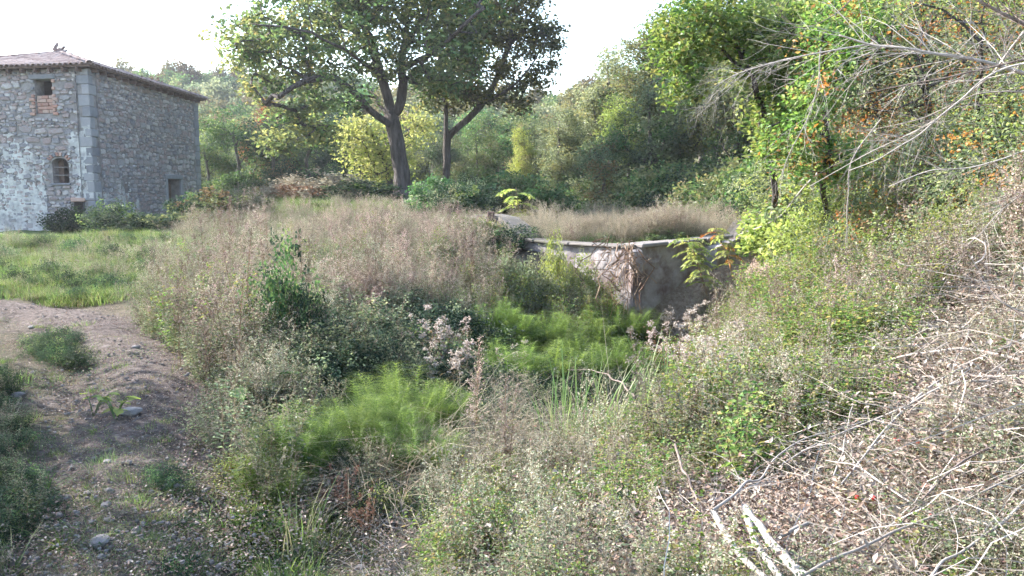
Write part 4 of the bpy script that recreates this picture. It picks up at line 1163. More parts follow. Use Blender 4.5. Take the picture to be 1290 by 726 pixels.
def horsetail(seed, nst, h, spread):
    rg = np.random.default_rng(seed); g = G(); a = rg.uniform(0, 2 * PI, nst); rr = spread * np.sqrt(rg.random(nst))
    base = np.stack([rr * np.cos(a), rr * np.sin(a), np.full(nst, -.03)], 1); L = h * rg.uniform(.6, 1.1, nst) * (1.1 - .35 * rr / spread)
    out = np.stack([np.cos(a), np.sin(a), a * 0], 1)
    pos = blades(g, base, out, L, .009, .35 * rr / spread + .04, .03, m=0, seg=4, tip=.4, rng=rg)
    nw = 19; npw = 12
    n = nst * nw; i_ = np.repeat(np.arange(nst), nw); t = np.tile(np.linspace(.28, 1, nw), nst); b = pos(i_, t)
    j = np.repeat(np.arange(n), npw); ph = np.tile(np.arange(npw) / npw * 2 * PI, n) + rg.random(n)[j] * 6
    od = np.stack([np.cos(ph), np.sin(ph), ph * 0], 1)
    bl = (.17 * np.sin(np.clip(1.12 - t, 0, 1) ** .6 * PI * .8) + .02)[j] * rg.uniform(.7, 1.2, len(j))
    blades(g, b[j], od, bl * 1.15, .0045, 1.0, .3, r=np.clip(t[j] * .7 + rg.random(len(j)) * .3, 0, 1), m=0, seg=2, tip=.3, rng=rg, up=np.array([0, 0, .55]))
    return g.mesh('horsetail', [M['horse']])

GRS = [grass(k, 70, .28, .22, .008, M['grass']) for k in range(3)]
GSH = [grass(10 + k, 70, .13, .16, .006, M['grass'], .6) for k in range(3)]
STR = [grass(20 + k, 60, .6, .2, .006, M['straw'], .45, .3) for k in range(3)]
STF = [weed(30 + k, 16, .75, .25, 7, .1, 7, .014, 5, .14, [M['straw'], M['straw'], M['straw']], lean=.3, bt=(.7, 1), leafw=.06, stw=.004) for k in range(3)]
PLU = [weed(40 + k, 7, 1.25, .26, 17, .24, 8, .024, 22, .06, [M['stem'], M['plume'], M['grey']], bt=(.35, 1), leafw=.4, lt=(.05, .7)) for k in range(5)]
LFY = [weed(50 + k, 10, .85, .26, 7, .2, 4, .016, 70, .048, [M['stem'], M['plume'], M['grey']], leafw=.45, lt=(.05, 1)) for k in range(4)]
LFG = [weed(60 + k, 9, .9, .26, 6, .16, 3, .016, 60, .065, [M['stem'], M['lime'], M['bright']], leafw=.42, lt=(.05, 1)) for k in range(4)]
SML = [bush(70 + k, .34, .34, 70, 34, .09, .022, [M['grey'], M['dull']], mix=.3, twigs=22) for k in range(4)]
SMD = [bush(80 + k, .34, .3, 60, 32, .09, .025, [M['dark'], M['green']], mix=.25, twigs=16) for k in range(3)]
BRM = [bush(90 + k, .6, .6, 110, 26, .11, .042, [M['dark'], M['grey']], mix=.35, twigs=40) for k in range(3)]
BRG = [bush(95 + k, .6, .6, 110, 26, .11, .055, [M['green'], M['dull']], mix=.4, twigs=40) for k in range(3)]
HOR = [horsetail(100 + k, 24, .95, .36) for k in range(3)]
FLF = [weed(110 + k, 6, 1.05, .24, 10, .17, 12, .032, 26, .08, [M['stem'], M['fluff'], M['russet']], bt=(.62, 1), seedclump=.028, leafw=.35, leafup=-.2, lt=(.1, .85)) for k in range(3)]
RUS = [weed(120 + k, 6, .7, .14, 16, .07, 14, .016, 8, .07, [M['stem'], M['rust'], M['rust']], bt=(.35, 1), leafw=.3) for k in range(2)]
GDL = [grass(15 + k, 50, .26, .2, .007, [M['dull'], M['straw']][k % 2], .7) for k in range(4)]
PLK = [weed(45 + k, 7, 1.2, .26, 15, .2, 7, .022, 30, .055, [M['stem'], M['plumepale'], M['grey']], bt=(.35, 1), leafw=.4, lt=(.05, .85)) for k in range(3)]
FST = [grass(25 + k, 50, .6, .3, .006, M['straw'], 1.6, .75) for k in range(3)]
SMY = [bush(75 + k, .3, .32, 46, 24, .07, .027, [M['bright'], M['lime']], mix=.4, twigs=20) for k in range(2)]
SMB = [bush(78 + k, .3, .3, 46, 24, .07, .035, [M['russet'], M['dark']], mix=.4, twigs=20) for k in range(2)]
LIB = [litter(180 + k, 210, .3, .03, [M['litterd'], M['russet']]) for k in range(2)]
RED = [grass(130 + k, 26, .95, .22, .018, M['reed'], .28, .1) for k in range(2)]
TNG = [tangle(140 + k, 26, 1.0, .3, .45, .0034, M['twig'], 8) for k in range(4)]
TNF = [tangle(150 + k, 46, .5, .26, .22, .002, M['twig'], 6) for k in range(4)]
LIT = [litter(160 + k, 230, .3, .03, [M['litter'], M['straw']]) for k in range(4)]
LIG = [litter(170 + k, 120, .2, .02, [M['green'], M['grey']], .035) for k in range(3)]

# ---------------------------------------------------------------- growth zones (planted on the ground)
PLT = [litter(190 + k, 60, .26, .022, [M['litterd'], M['litter']], .008) for k in range(3)]
PDG = [grass(195 + k, 26, .14, .22, .004, [M['straw'], M['grass'], M['dull']][k], 1.2, .6) for k in range(3)]
ZR = np.random.default_rng(77)
CLEAR = [(tuple(hit([u], [v])[0][0][:2]), r_) for u, v, r_ in [(480, 694, .3), (500, 715, .25), (533, 688, .2), (453, 722, .2), (118, 530, .3), (146, 536, .3), (905, 670, .4), (925, 700, .45), (960, 710, .5), (990, 735, .5), (945, 680, .5), (340, 560, .3)]]
def Z(name, protos, poly, n, scl, h, tilt=.12, zo=0):
    p = zone(poly, n, h, ZR)
    if 'litter' not in name and 'gravel' not in name:
        for (cx_, cy_), r_ in CLEAR: p = p[np.hypot(p[:, 0] - cx_, p[:, 1] - cy_) > r_]
    if not name.startswith('path'):
        d = sdist(p[:, 0], p[:, 1], PATH); p = p[(d > .43 + .45 * vnoise(p[:, 0] * 1.7, p[:, 1] * 1.7) + .28 * scl[1] + (.15 if name == 'slope_scrub' else 0)) | (p[:, 1] > 16)]
    sd_ = (sum(map(ord, name)) * 7 + len(poly) * 13) % 97
    cl = vnoise(p[:, 0] * .9 + sd_, p[:, 1] * .55 + sd_) + .6 * vnoise(p[:, 0] * 2.4 + sd_, p[:, 1] * 1.5)
    if not name.startswith(('path', 'bank_litter', 'meadow', 'terrace_grass')): p = p[ZR.random(len(p)) < np.clip(.78 + 2.2 * cl, .12, 1)]
    if name.startswith('bank') or name.startswith('mixed'):
        pass
    return scatter(name, protos, p, scl, tilt, ZR)
PL = [(205, 322), (330, 305), (450, 300), (560, 305), (640, 345), (620, 400), (500, 400), (330, 440), (240, 450), (180, 400), (165, 365)]
Z('meadow_grass', GRS, [(-150, 296), (215, 292), (215, 330), (150, 376), (60, 380), (-150, 378)], 1700, (.6, 1.05), .1)
Z('meadow_grass', GDL, [(-150, 296), (215, 292), (225, 340), (150, 376), (60, 380), (-150, 378)], 900, (.6, 1.1), .1)
Z('meadow_tufts', GRS + GDL + SMD, [(-150, 300), (210, 298), (240, 335), (150, 372), (60, 376), (-150, 374)], 260, (.5, 1.1), .12)
Z('meadow_stems', STF + LFY, [(-150, 310), (210, 304), (240, 335), (190, 350), (60, 330), (-150, 330)], 70, (.25, .5), .12)
Z('meadow_weeds', LFY + STF + SMD, [(-150, 306), (210, 302), (250, 330), (160, 355), (60, 340), (-150, 335)], 130, (.35, .6), .15)
Z('mound_grass', STF + GRS + STR, [(248, 238), (330, 232), (470, 242), (600, 268), (650, 300), (560, 310), (330, 306), (215, 302)], 2300, (.45, .8), .15)
Z('mound_grass', GRS, [(330, 244), (480, 252), (520, 268), (420, 285), (330, 268)], 700, (.8, 1.15), .1)
Z('mound_plumes', PLU + PLK + LFY, [(240, 250), (330, 262), (340, 300), (220, 310)], 150, (.4, .7), .2)
Z('mound_plumes', PLU + LFY + SMD, [(330, 268), (560, 275), (650, 300), (640, 312), (420, 300)], 260, (.4, .7), .2)
Z('plume_weeds', PLU, PL, 400, (.4, .82), .3)
Z('tall_green_weeds', LFG + LFY, PL, 170, (.5, 1.0), .3)
Z('plume_weeds', PLK, PL, 330, (.4, .8), .3)
Z('leafy_weeds', LFY, PL, 480, (.5, .9), .3)
Z('plume_weeds', PLU + PLK + STF, [(420, 275), (560, 282), (650, 310), (640, 340), (430, 312), (330, 302)], 260, (.45, .75), .3)
Z('leafy_weeds', LFY + PLK, [(170, 395), (330, 370), (600, 365), (605, 395), (400, 405), (350, 520), (250, 500)], 480, (.45, .85), .25)
Z('leafy_weeds', LFG + LFY + LFY, [(610, 345), (700, 345), (775, 390), (790, 420), (720, 430), (600, 410)], 230, (.5, .9), .3)
Z('slope_scrub', SML + SML + SMD, [(130, 410), (210, 395), (330, 440), (400, 520), (370, 590), (300, 640), (235, 580), (190, 480)], 650, (.25, .7), .1)
Z('slope_litter', LIT + LIG, [(130, 400), (250, 420), (420, 560), (420, 640), (300, 680), (225, 600), (180, 480)], 420, (.5, 1.0), 0)
Z('slope_weeds', LFY + STF, [(150, 410), (210, 400), (330, 440), (400, 520), (360, 600), (300, 640), (215, 560), (190, 480)], 230, (.3, .8), .1)
Z('gully_undergrowth', SMD + BRM, [(370, 430), (600, 410), (850, 410), (860, 500), (700, 530), (570, 560), (560, 470), (430, 470), (350, 540)], 300, (.4, .8), .15)
Z('bramble_hollow', BRM + SMD + LFY, [(385, 395), (470, 390), (610, 400), (600, 450), (520, 475), (400, 470)], 190, (.5, .9), .3)
Z('gully_undergrowth', SMD, [(430, 470), (560, 470), (570, 580), (420, 590)], 70, (.3, .6), .1)
Z('left_verge', SMD + LIG, [(-160, 480), (-5, 460), (30, 520), (45, 600), (65, 680), (60, 800), (-160, 800)], 650, (.25, .6), .05)
Z('left_verge_weeds', LFY + STF, [(-160, 480), (-5, 460), (30, 520), (45, 600), (65, 680), (60, 800), (-160, 800)], 90, (.2, .45), .1)
Z('left_verge_grass', GSH, [(-160, 480), (10, 450), (50, 520), (80, 640), (80, 800), (-160, 800)], 550, (.5, 1.0), .05)
Z('path_weeds', LIG + GSH, [(-100, 390), (110, 390), (150, 440), (220, 560), (280, 740), (180, 760), (60, 560), (-100, 500)], 130, (.3, .75), .02)
Z('path_weeds', LIG + GSH + SMD, [(190, 560), (240, 600), (300, 800), (190, 800), (190, 660)], 28, (.25, .5), .02)
Z('path_weeds', GSH + SMD + PDG, [(30, 430), (100, 425), (110, 465), (60, 475)], 40, (.35, .7), .02)
Z('foreground_grass', GSH + GRS + LIG, [(280, 600), (380, 600), (560, 640), (560, 790), (250, 790)], 900, (.4, .95), .05)
Z('foreground_sprouts', GSH + LIG + PDG, [(250, 620), (560, 600), (620, 790), (230, 790)], 420, (.3, .9), 0)
Z('foreground_leafy', LFG + SMY, [(290, 600), (400, 600), (420, 690), (300, 690)], 26, (.15, .3), 0)
Z('foreground_litter', LIT + PDG, [(260, 600), (560, 600), (560, 790), (230, 790)], 70, (.4, .9), 0)
Z('foreground_herbs', SML + LFY + SMD + GSH + PDG, [(280, 590), (420, 560), (600, 600), (620, 720), (330, 690)], 300, (.25, .6), .08)
Z('straw_grass', STR + STF + STR, [(560, 490), (680, 480), (700, 545), (800, 550), (840, 520), (840, 600), (560, 600), (440, 590)], 360, (.3, .7), .15)
Z('fallen_straw', FST, [(400, 560), (560, 520), (830, 560), (800, 640), (450, 640)], 260, (.6, 1.1), .05, .25)
Z('mixed_herbs', LFY + SML + STF + LFG + STF + PLK + GSH, [(520, 570), (850, 560), (900, 650), (900, 800), (560, 800)], 600, (.22, .6), .1)
Z('mixed_dry_grass', STR + FST + GDL + PDG, [(480, 580), (850, 560), (920, 650), (900, 800), (520, 800)], 330, (.25, .6), .08)
Z('mixed_herbs', SMY + SMB + SMD, [(400, 590), (850, 570), (920, 650), (900, 760), (480, 700)], 200, (.3, .75), .05)
Z('mixed_litter', LIT + TNF + LIB, [(480, 600), (860, 560), (920, 800), (520, 800)], 620, (.5, .95), 0)
Z('right_weeds', LFG + LFY + LFG + PLK, [(900, 400), (1000, 360), (1110, 400), (1160, 450), (1080, 540), (900, 600), (820, 570), (840, 500)], 640, (.4, .9), .25)
Z('right_plumes', PLK + PLU, [(880, 385), (960, 365), (1040, 370), (1000, 420), (900, 430)], 170, (.4, .7), .3)
Z('right_bright_grass', GRS + LFG, [(920, 380), (1020, 360), (1110, 400), (1080, 470), (960, 470)], 160, (.7, 1.2), .3)
Z('right_seed_grass', STF + STR + GRS, [(870, 390), (1000, 350), (1120, 390), (1100, 470), (960, 480), (880, 440)], 330, (.5, .9), .3)
Z('bank_litter', LIT + LIB, [(840, 600), (1010, 460), (1130, 380), (1290, 260), (1480, 220), (1480, 830), (840, 830)], 4200, (.6, 1.15), 0)
Z('bank_twigs', TNG + TNF + TNF, [(860, 600), (1000, 470), (1100, 400), (1290, 260), (1480, 220), (1480, 830), (860, 830)], 2100, (.35, .85), .03)
Z('bank_herbs', LFY + SML + STF + SMY, [(850, 560), (1010, 440), (1200, 350), (1480, 270), (1480, 430), (1100, 560), (880, 640)], 420, (.25, .6), .08)
Z('bank_herbs', LFY + SML + LIG + SMY + LFG + STF, [(850, 600), (1100, 540), (1480, 430), (1480, 830), (850, 830)], 560, (.18, .5), .04)
Z('bank_dry_weeds', PLK + STF + LFY, [(900, 560), (1100, 480), (1480, 330), (1480, 800), (900, 800)], 420, (.2, .6), .25)
Z('bank_canes', TNG, [(940, 520), (1100, 440), (1480, 330), (1480, 600), (1000, 640)], 45, (.8, 1.2), .1)
Z('bank_dry_stems', STF + FST + PLK, [(900, 560), (1010, 440), (1200, 340), (1480, 270), (1480, 430), (1100, 560), (900, 620)], 360, (.3, .65), .08)
Z('bank_dry_stems', FST + GDL + PDG, [(900, 600), (1100, 540), (1480, 400), (1480, 830), (900, 830)], 1100, (.25, .7), .02)
Z('bank_brush', LFY + PLU + LFG + TNG + STF, [(990, 350), (1060, 280), (1290, 250), (1480, 240), (1480, 330), (1290, 360), (1130, 410), (1020, 390)], 900, (.5, 1.1), .3)
Z('terrace_grass', STF + GRS + STR + GRS, [(690, 303), (800, 308), (960, 293), (990, 268), (820, 268), (640, 278)], 1700, (.55, 1.0), .2)
Z('terrace_weeds', PLU + LFY, [(690, 298), (960, 288), (960, 266), (700, 272)], 150, (.4, .6), .3)
Z('wood_floor_brush', BRM + SMD + LIT, [(560, 262), (1000, 262), (1290, 262), (1290, 240), (560, 244)], 500, (.8, 1.8), .3)
Z('wood_floor_brush', BRG + BRG + BRM, [(640, 256), (1060, 256), (1060, 236), (640, 236)], 900, (1.2, 2.4), .5)
Z('wood_floor_brush', BRG + SML, [(860, 268), (1000, 275), (1100, 262), (1290, 262), (1290, 246), (860, 252)], 300, (.8, 1.8), .3)

# path gravel
PEB = []
for k in range(3):
    rg = np.random.default_rng(400 + k); g = G()
    for q in range(14):
        V_, Q_ = SHAPES[int(rg.integers(14))]; s_ = rg.uniform(.006, .03)
        s_ *= .8; g.add(V_ * s_ * [1.6, 1.2, .5] + [rg.normal() * .22, rg.normal() * .22, 0], Q_, rg.random())
    PEB.append(g.mesh('pebbles', [M['pebble']]))
Z('path_gravel', PEB, [(-60, 390), (140, 385), (200, 440), (250, 600), (300, 800), (60, 800), (70, 560), (0, 470)], 190, (.4, 1.1), 0, .05)
Z('path_litter', PLT, [(-60, 390), (160, 385), (220, 440), (260, 600), (300, 800), (60, 800), (70, 560), (0, 470)], 420, (.5, 1.1), 0, .05)
Z('path_grass', PDG, [(-60, 390), (160, 385), (220, 440), (250, 600), (290, 800), (60, 800), (60, 560), (-40, 470)], 420, (.3, .8), 0, .05)
Z('path_clover', PDG + PDG + LIG[:1], [(-100, 400), (150, 395), (215, 450), (250, 600), (290, 800), (60, 800), (40, 560), (-60, 470)], 200, (.4, 1.0), 0, .05)

# ---------------------------------------------------------------- single plants
def place(px, py, h=0.0):
    q, ok = hit([px], [py], h); return q[0]
def plants(name, cat, group, protos, spec, h=.4):
    for k, sp_ in enumerate(spec):
        px, py, scl, lb = sp_[:4]; q = place(px, py, h * (scl if not hasattr(scl, '__len__') else scl[2]))
        obj(name, protos[k % len(protos)], None, (q[0], q[1], q[2] - .03), (0, 0, ZR.uniform(0, 6)), scl, label=lb, category=cat, group=group)
plants('horsetail_clump', 'horsetail', 'horsetail clumps in the gully', HOR, [
    (632, 405, 0.93, 'brightest yellow green horsetail clump at the upper left of the big stand'), (668, 420, 0.93, 'bright horsetail clump right next to the brightest one'), (700, 425, 0.98, 'feathery green horsetail clump in the middle of the big stand'),
    (735, 415, 0.98, 'horsetail clump in front of the leafy weeds left of the dam'), (775, 410, 0.98, 'dark green horsetail clump in shade below the dam'), (805, 420, 0.93, 'rightmost horsetail clump, below the dam buttress'),
    (690, 462, 0.89, 'lower horsetail clump above the reeds'), (745, 455, 0.93, 'shaded horsetail clump above the reeds'), (790, 460, 0.89, 'shaded horsetail clump above the right end of the reeds'), (640, 455, 0.85, 'horsetail clump behind the small fluffy seed heads'),
    (505, 500, 0.70, 'tallest bright horsetail clump left of the dead seed heads'), (470, 520, 0.63, 'bright horsetail clump on the left side of the tall one'), (545, 515, 0.63, 'horsetail clump just below the dead seed heads'), (435, 545, 0.53, 'small horsetail clump between the two bright stands'),
    (375, 550, 0.57, 'bright horsetail clump by the big dark leaves at the left'), (350, 590, 0.46, 'low horsetail clump at the foot of the left slope'), (525, 555, 0.53, 'low horsetail clump in the fallen straw')], .5)
plants('hemp_agrimony', 'wildflower', 'dead wildflowers with pale fluffy seed heads', FLF, [
    (545, 440, .85, 'brown seeded wildflower with pale fluff left of the bright horsetails'), (575, 450, .9, 'second fluffy brown wildflower, touching the first one on its right'), (560, 470, .75, 'low fluffy wildflower in front of the brown pair'),
    (650, 465, .65, 'small fluffy wildflower among the horsetails'), (672, 472, .6, 'small pale wildflower right beside another among the horsetails'), (850, 410, .95, 'tall fluffy wildflower in front of the plaster rubble below the dam'),
    (878, 420, 1.0, 'tall wildflower with whitish fluff right of the dark horsetails'), (905, 450, .95, 'white headed wildflower over a dark gap'), (845, 450, .9, 'fluffy wildflower at the left rim of the light weeds'),
    (870, 470, 1.0, 'reddish brown fluffy wildflower low in the light weeds'), (830, 440, .85, 'leftmost fluffy wildflower of the right hand group'), (925, 470, .8, 'fluffy wildflower farthest right in the light weeds')], .5)
plants('reed_clump', 'reeds', 'green reeds in the wet gully bottom', RED, [
    (700, 530, 1.06, 'sparse green reeds at the left of the reed bed'), (735, 525, 1.19, 'tall pointed green reeds in the middle of the reed bed'), (760, 520, 1.25, 'dense reeds just right of the middle'), (790, 525, 1.06, 'reeds at the right end of the bed'), (720, 545, 0.88, 'short reeds in front of the bed'), (830, 480, 1.12, 'lone green reed clump beside the fluffy wildflowers'), (375, 660, 0.62, 'thin blue green rushes by the seep')], .35)
plants('dock_plant', 'dock plant', 'dry rust coloured docks', RUS, [
    (425, 610, .6, 'rusty dock below the left horsetails'), (380, 340, .9, 'reddish dry dock among the tall pinkish weeds'), (1010, 370, 1.0, 'rust brown dock on the edge of the right weeds'), (705, 590, .6, 'low rusty dock in the mixed herbs'), (335, 400, .8, 'reddish seeded dock left of the upright green bush'), (455, 640, .5, 'short rusty dock near the green tuft'), (870, 590, .55, 'rusty dock by the pale stick')], .35)
BSH = {}
def bushes(spec):
    for k, (px, py, rx, h, mats, lsz, lb) in enumerate(spec):
        key = (mats, lsz, k % 3)
        if key not in BSH: BSH[key] = bush(500 + len(BSH), .6, .7, 150, 30, .12, lsz, [M[m_] for m_ in mats], mix=.25, twigs=40)
        q = place(px, py, h * .45)
        obj('bush', BSH[key], None, (q[0], q[1], q[2] - .05), (0, 0, ZR.uniform(0, 6)), (rx / .6, rx / .6, h / .7), label=lb, category='bush', group='bushes of the gully and meadow')
bushes([
    (5, 275, .9, .8, ('dark', 'green'), .06, 'dark bush at the wall foot at the left frame edge'), (30, 276, .9, .8, ('dark', 'green'), .06, 'dark bush against the white plaster left of the arched window'), (58, 277, .9, .75, ('dark', 'dull'), .06, 'low dark bush below the arched window'),
    (86, 276, .9, .9, ('dark', 'green'), .06, 'dark bush half covering the small cellar opening'), (112, 272, .9, 1.1, ('dark', 'dull'), .06, 'bush at the corner of the house'), (140, 276, .9, .95, ('dark', 'green'), .06, 'dark bush just round the house corner'),
    (168, 279, .9, .6, ('dark', 'green'), .06, 'dark bush along the middle of the side wall'), (194, 279, .8, .5, ('dark', 'dull'), .06, 'bush left of the doorway of the house'), (226, 281, .6, .3, ('dark', 'russet'), .06, 'bush with reddish leaves in front of the doorway'), (246, 264, .9, 1.0, ('dark', 'green'), .06, 'bush at the far end of the side wall'),
    (270, 262, 1.1, 1.0, ('dull', 'russet'), .06, 'brownish bush right of the house'), (300, 256, 1.3, .9, ('dull', 'russet'), .06, 'low russet bush on the slope right of the house'),
    (352, 390, .42, 1.25, ('green', 'dark'), .045, 'upright green bush standing up from the pinkish weeds'), (372, 410, .4, .9, ('dark', 'green'), .045, 'small dark bush right of the upright one'),
    (415, 425, .8, .6, ('dark', 'grey'), .045, 'dark bramble mound left of centre'), (450, 425, .8, .7, ('dark', 'grey'), .045, 'dark purple green bramble mound in the centre left hollow'), (490, 430, .8, .7, ('dark', 'green'), .045, 'dark bramble mound above the tall horsetail'), (400, 460, .7, .6, ('dark', 'grey'), .045, 'low dark bramble on the slope below the weeds'),
    (535, 405, .7, .7, ('dark', 'grey'), .045, 'dark grey green bramble behind the brown seed heads'), (590, 420, .7, .7, ('dark', 'green'), .045, 'dark bramble at the left of the big horsetail stand'), (770, 470, .7, .5, ('dark', 'green'), .045, 'dark undergrowth behind the reeds'), (735, 405, .3, .5, ('russet', 'russet'), .035, 'round brown dead plant on top of the horsetails'),
    (452, 238, 1.5, .75, ('dark', 'green'), .06, 'dark green low bush on the mound left of the oak'), (388, 240, 1.6, .65, ('russet', 'stem'), .05, 'purplish brown low heap on the mound'), (412, 232, 1.9, .9, ('straw', 'straw'), .05, 'pale dry bush on top of the mound'),
    (545, 248, .9, 1.1, ('green', 'grey'), .07, 'pale green bush right of the oak base'), (585, 255, .8, .9, ('green', 'lime'), .07, 'green bush beside the bright saplings'), (608, 297, .6, .75, ('grey', 'dull'), .05, 'grey green bush in front of the wing wall hole'), (635, 302, .5, .5, ('dull', 'grey'), .05, 'small olive bush below the sloping wing wall end'), (592, 292, .7, .8, ('dull', 'grey'), .05, 'grey green bush hiding the left end of the wing wall'), (620, 303, .7, .6, ('dark', 'green'), .05, 'green bush in front of the wing wall'), (655, 300, .7, .5, ('dark', 'green'), .05, 'dark green bush at the left end of the dam'),
    (830, 300, .7, .35, ('green', 'dark'), .05, 'green plants creeping over the dam coping'), (770, 302, .6, .3, ('green', 'dark'), .05, 'low green plants on top of the left dam panel'),
    (700, 345, .35, 1.3, ('lime', 'grey'), .045, 'tall column of pale leafy climber left of the dam'), (735, 355, .35, 1.0, ('lime', 'grey'), .045, 'pale green leafy plant in front of the left dam panel'), (670, 370, .6, 1.0, ('grey', 'lime'), .045, 'grey green leafy bush left of the climber'), (640, 360, .6, .9, ('grey', 'dull'), .045, 'grey green leafy bush under the wing wall'),
    (960, 265, 1.1, 1.2, ('dark', 'green'), .06, 'dark ivy bush by the upper end of the dam'), (1000, 290, 1.0, 1.2, ('lime', 'bright'), .07, 'bright yellow green bush at the foot of the right bank'), (1040, 275, 1.2, 1.7, ('lime', 'grey'), .07, 'large lime green bush on the bank'), (1075, 300, 1.0, 1.3, ('bright', 'lime'), .07, 'green leafy bush right of the lime one'),
    (1105, 265, 1.1, 1.5, ('grey', 'lime'), .06, 'pale bush behind the fallen pale pole'), (1030, 320, .9, .8, ('lime', 'bright'), .06, 'low yellow leaved bush at the bottom of the lime bush'), (1190, 240, .9, 1.8, ('lime', 'grey'), .04, 'feathery light green broom bush high on the bank'), (1150, 285, .8, .9, ('dull', 'russet'), .05, 'brownish bush above the pale pole'),
    (1240, 260, 1.0, 1.2, ('grey', 'russet'), .05, 'grey and russet bush near the right edge'), (1290, 290, .9, .9, ('grey', 'lime'), .05, 'grey green bush at the right frame edge'), (1130, 340, .6, .6, ('grey', 'dark'), .045, 'dark centred bush in the dry bank'), (1215, 330, .45, .5, ('grey', 'dark'), .07, 'silvery leaved plant in the middle of the bank'),
    (30, 640, .35, .28, ('dark', 'green'), .03, 'dark low herb on the shaded verge'), (340, 655, .25, .2, ('bright', 'lime'), .05, 'bright yellow green herb in the left foreground'), (310, 600, .3, .28, ('lime', 'grey'), .03, 'light herb at the foot of the slope'), (740, 620, .28, .25, ('dark', 'grey'), .04, 'dark leaved herb in the lower middle'),
    (860, 560, .3, .25, ('russet', 'dark'), .03, 'reddish brown low plant left of the bare branches'), (1090, 610, .3, .25, ('lime', 'orange'), .05, 'yellowing small bush between the rose stems')])

# vigorous grass tufts
TUF = [grass(600 + k, 90, .3, .05, .011, M['grass'], 1.0, .5) for k in range(2)]
plants('grass_tuft', 'grass tuft', 'single bright grass tufts', TUF, [
    (480, 690, .95, 'bright green arching grass tuft at the bottom beside the pale stone'), (213, 612, .6, 'small green tuft on the right edge of the path'), (356, 660, .6, 'light green tuft in the foreground herbs'), (122, 540, .5, 'little tuft below the broad leaved sprout'), (255, 668, .7, 'tuft beside the seep'), (55, 612, .9, 'wide green tuft on the shaded verge'), (78, 680, .7, 'green tuft below the round stone'), (10, 715, .9, 'tuft with yellow blades in the bottom left corner'), (560, 690, .9, 'blue green tuft right of the pale stone'), (235, 705, .7, 'tuft at the bottom of the path')], .1)

# broad leaved sprouts
def sprout(name, label, cat, px, py, nst, H_, leafl, nleaf, mat, group=None, dark=False):
    q = place(px, py); t = thing(name, label, cat, tuple(q), group=group); rg = np.random.default_rng(int(px * 7 + py))
    for k in range(nst):
        a = rg.uniform(0, 6.28); top = np.array([math.cos(a), math.sin(a), 0]) * H_ * rg.uniform(.2, .7) + [0, 0, H_ * rg.uniform(.6, 1)]
        pts = curve([(0, 0, -.02), top * .5 + [0, 0, H_ * .12], top], 7); g = G(); tube(g, pts, np.linspace(.006, .003, 7), 5); obj('stem', g.mesh('stem', [M['green']]), t)
        for j in range(nleaf):
            b = pts[-1 - j * 2 if j * 2 < 6 else 2]; ph = a + rg.uniform(-1.6, 1.6); d = np.array([math.cos(ph), math.sin(ph), rg.uniform(-.2, .35)]); s_ = np.cross(unit(d), [0, 0, 1]); s_ = unit(s_ + [0, 0, rg.uniform(-.3, .3)]); nn = np.cross(s_, unit(d)); l = leafl * rg.uniform(.75, 1.15)
            g = G(); W_ = [0, .36, .5, .42, .2, 0.02]; Vv = []
            for i_, w_ in enumerate(W_):
                u = i_ / 5; c = b + unit(d) * l * u - np.array([0, 0, .25 * l * u * u])
                Vv += [c - s_ * l * w_ * .9 + nn * l * .1, c, c + s_ * l * w_ * .9 + nn * l * .1]
            g.add(Vv, [x_ for i_ in range(5) for x_ in ([3 * i_, 3 * i_ + 1, 3 * i_ + 4, 3 * i_ + 3], [3 * i_ + 1, 3 * i_ + 2, 3 * i_ + 5, 3 * i_ + 4])], rg.random())
            obj('leaf', g.mesh('leaf', [mat], True), t)
sprout('leafy_sprout', 'low sprout with broad yellow green leaves growing in the middle of the path', 'sprout', 118, 525, 3, .2, .085, 2, M['lime'], 'sprouts on the path')
sprout('leafy_sprout', 'right hand broad leaved yellow green sprout on the path by the large pale stone', 'sprout', 146, 532, 4, .25, .09, 3, M['lime'], 'sprouts on the path')
sprout('burdock', 'plant with big dark green leaves at the left of the gully', 'plant', 325, 545, 5, .42, .2, 2, M['green'])
sprout('leafy_sprout', 'small shoot with fresh green leaves in the lower middle herbs', 'sprout', 795, 640, 3, .2, .07, 3, M['bright'])

# saplings with feathered leaves
def sapling(label, px, py, h, mats, leafL=.55, n=14, lean=(0, 0), Yfix=None):
    q = place(px, py) if Yfix is None else np.array([at(px, py, Yfix)[0], Yfix, at(px, py, Yfix)[2]])
    t = thing('sapling', label, 'sapling', tuple(q), group='saplings with feathered leaves'); rg = np.random.default_rng(int(px * 3 + py))
    top = np.array([lean[0], lean[1], h]); st = curve([(0, 0, -.1), top * .5 + rg.normal(size=3) * .05, top], 14); g = G(); tube(g, st, np.linspace(.022, .008, 14), 5); obj('stem', g.mesh('stem', [M['stem']]), t)
    for k in range(n):
        b = st[int(3 + 10 * (k + .5) / n)]; ph = k * 2.4 + rg.uniform(-.3, .3); l = leafL * rg.uniform(.8, 1.15); d = np.array([math.cos(ph), math.sin(ph), 0])
        rc = np.array([b + d * l * u + np.array([0, 0, .45 * l * u - .6 * l * u * u]) for u in np.linspace(0, 1, 11)])
        g = G(); tube(g, rc, .004, 3, .2, 0, False); dd = unit(np.gradient(rc, axis=0)); sd_ = unit(np.cross(dd, [0, 0, 1]))
        for sg in (-1, 1): leaves(g, rc[1:], .2 * l / .55, .085 * l / .55, m=0, up=1.5, d=sd_[1:] * sg + dd[1:] * .4 - [0, 0, .3], rng=rg)
        leaves(g, rc[-1:], .15, .06, m=0, d=dd[-1:], rng=rg)
        obj('leaf', g.mesh('leaf', [M[mats[k % len(mats)]]]), t)
sapling('green feathered sapling standing tallest right of the oak', 628, 268, 1.5, ['green'], .6, 13)
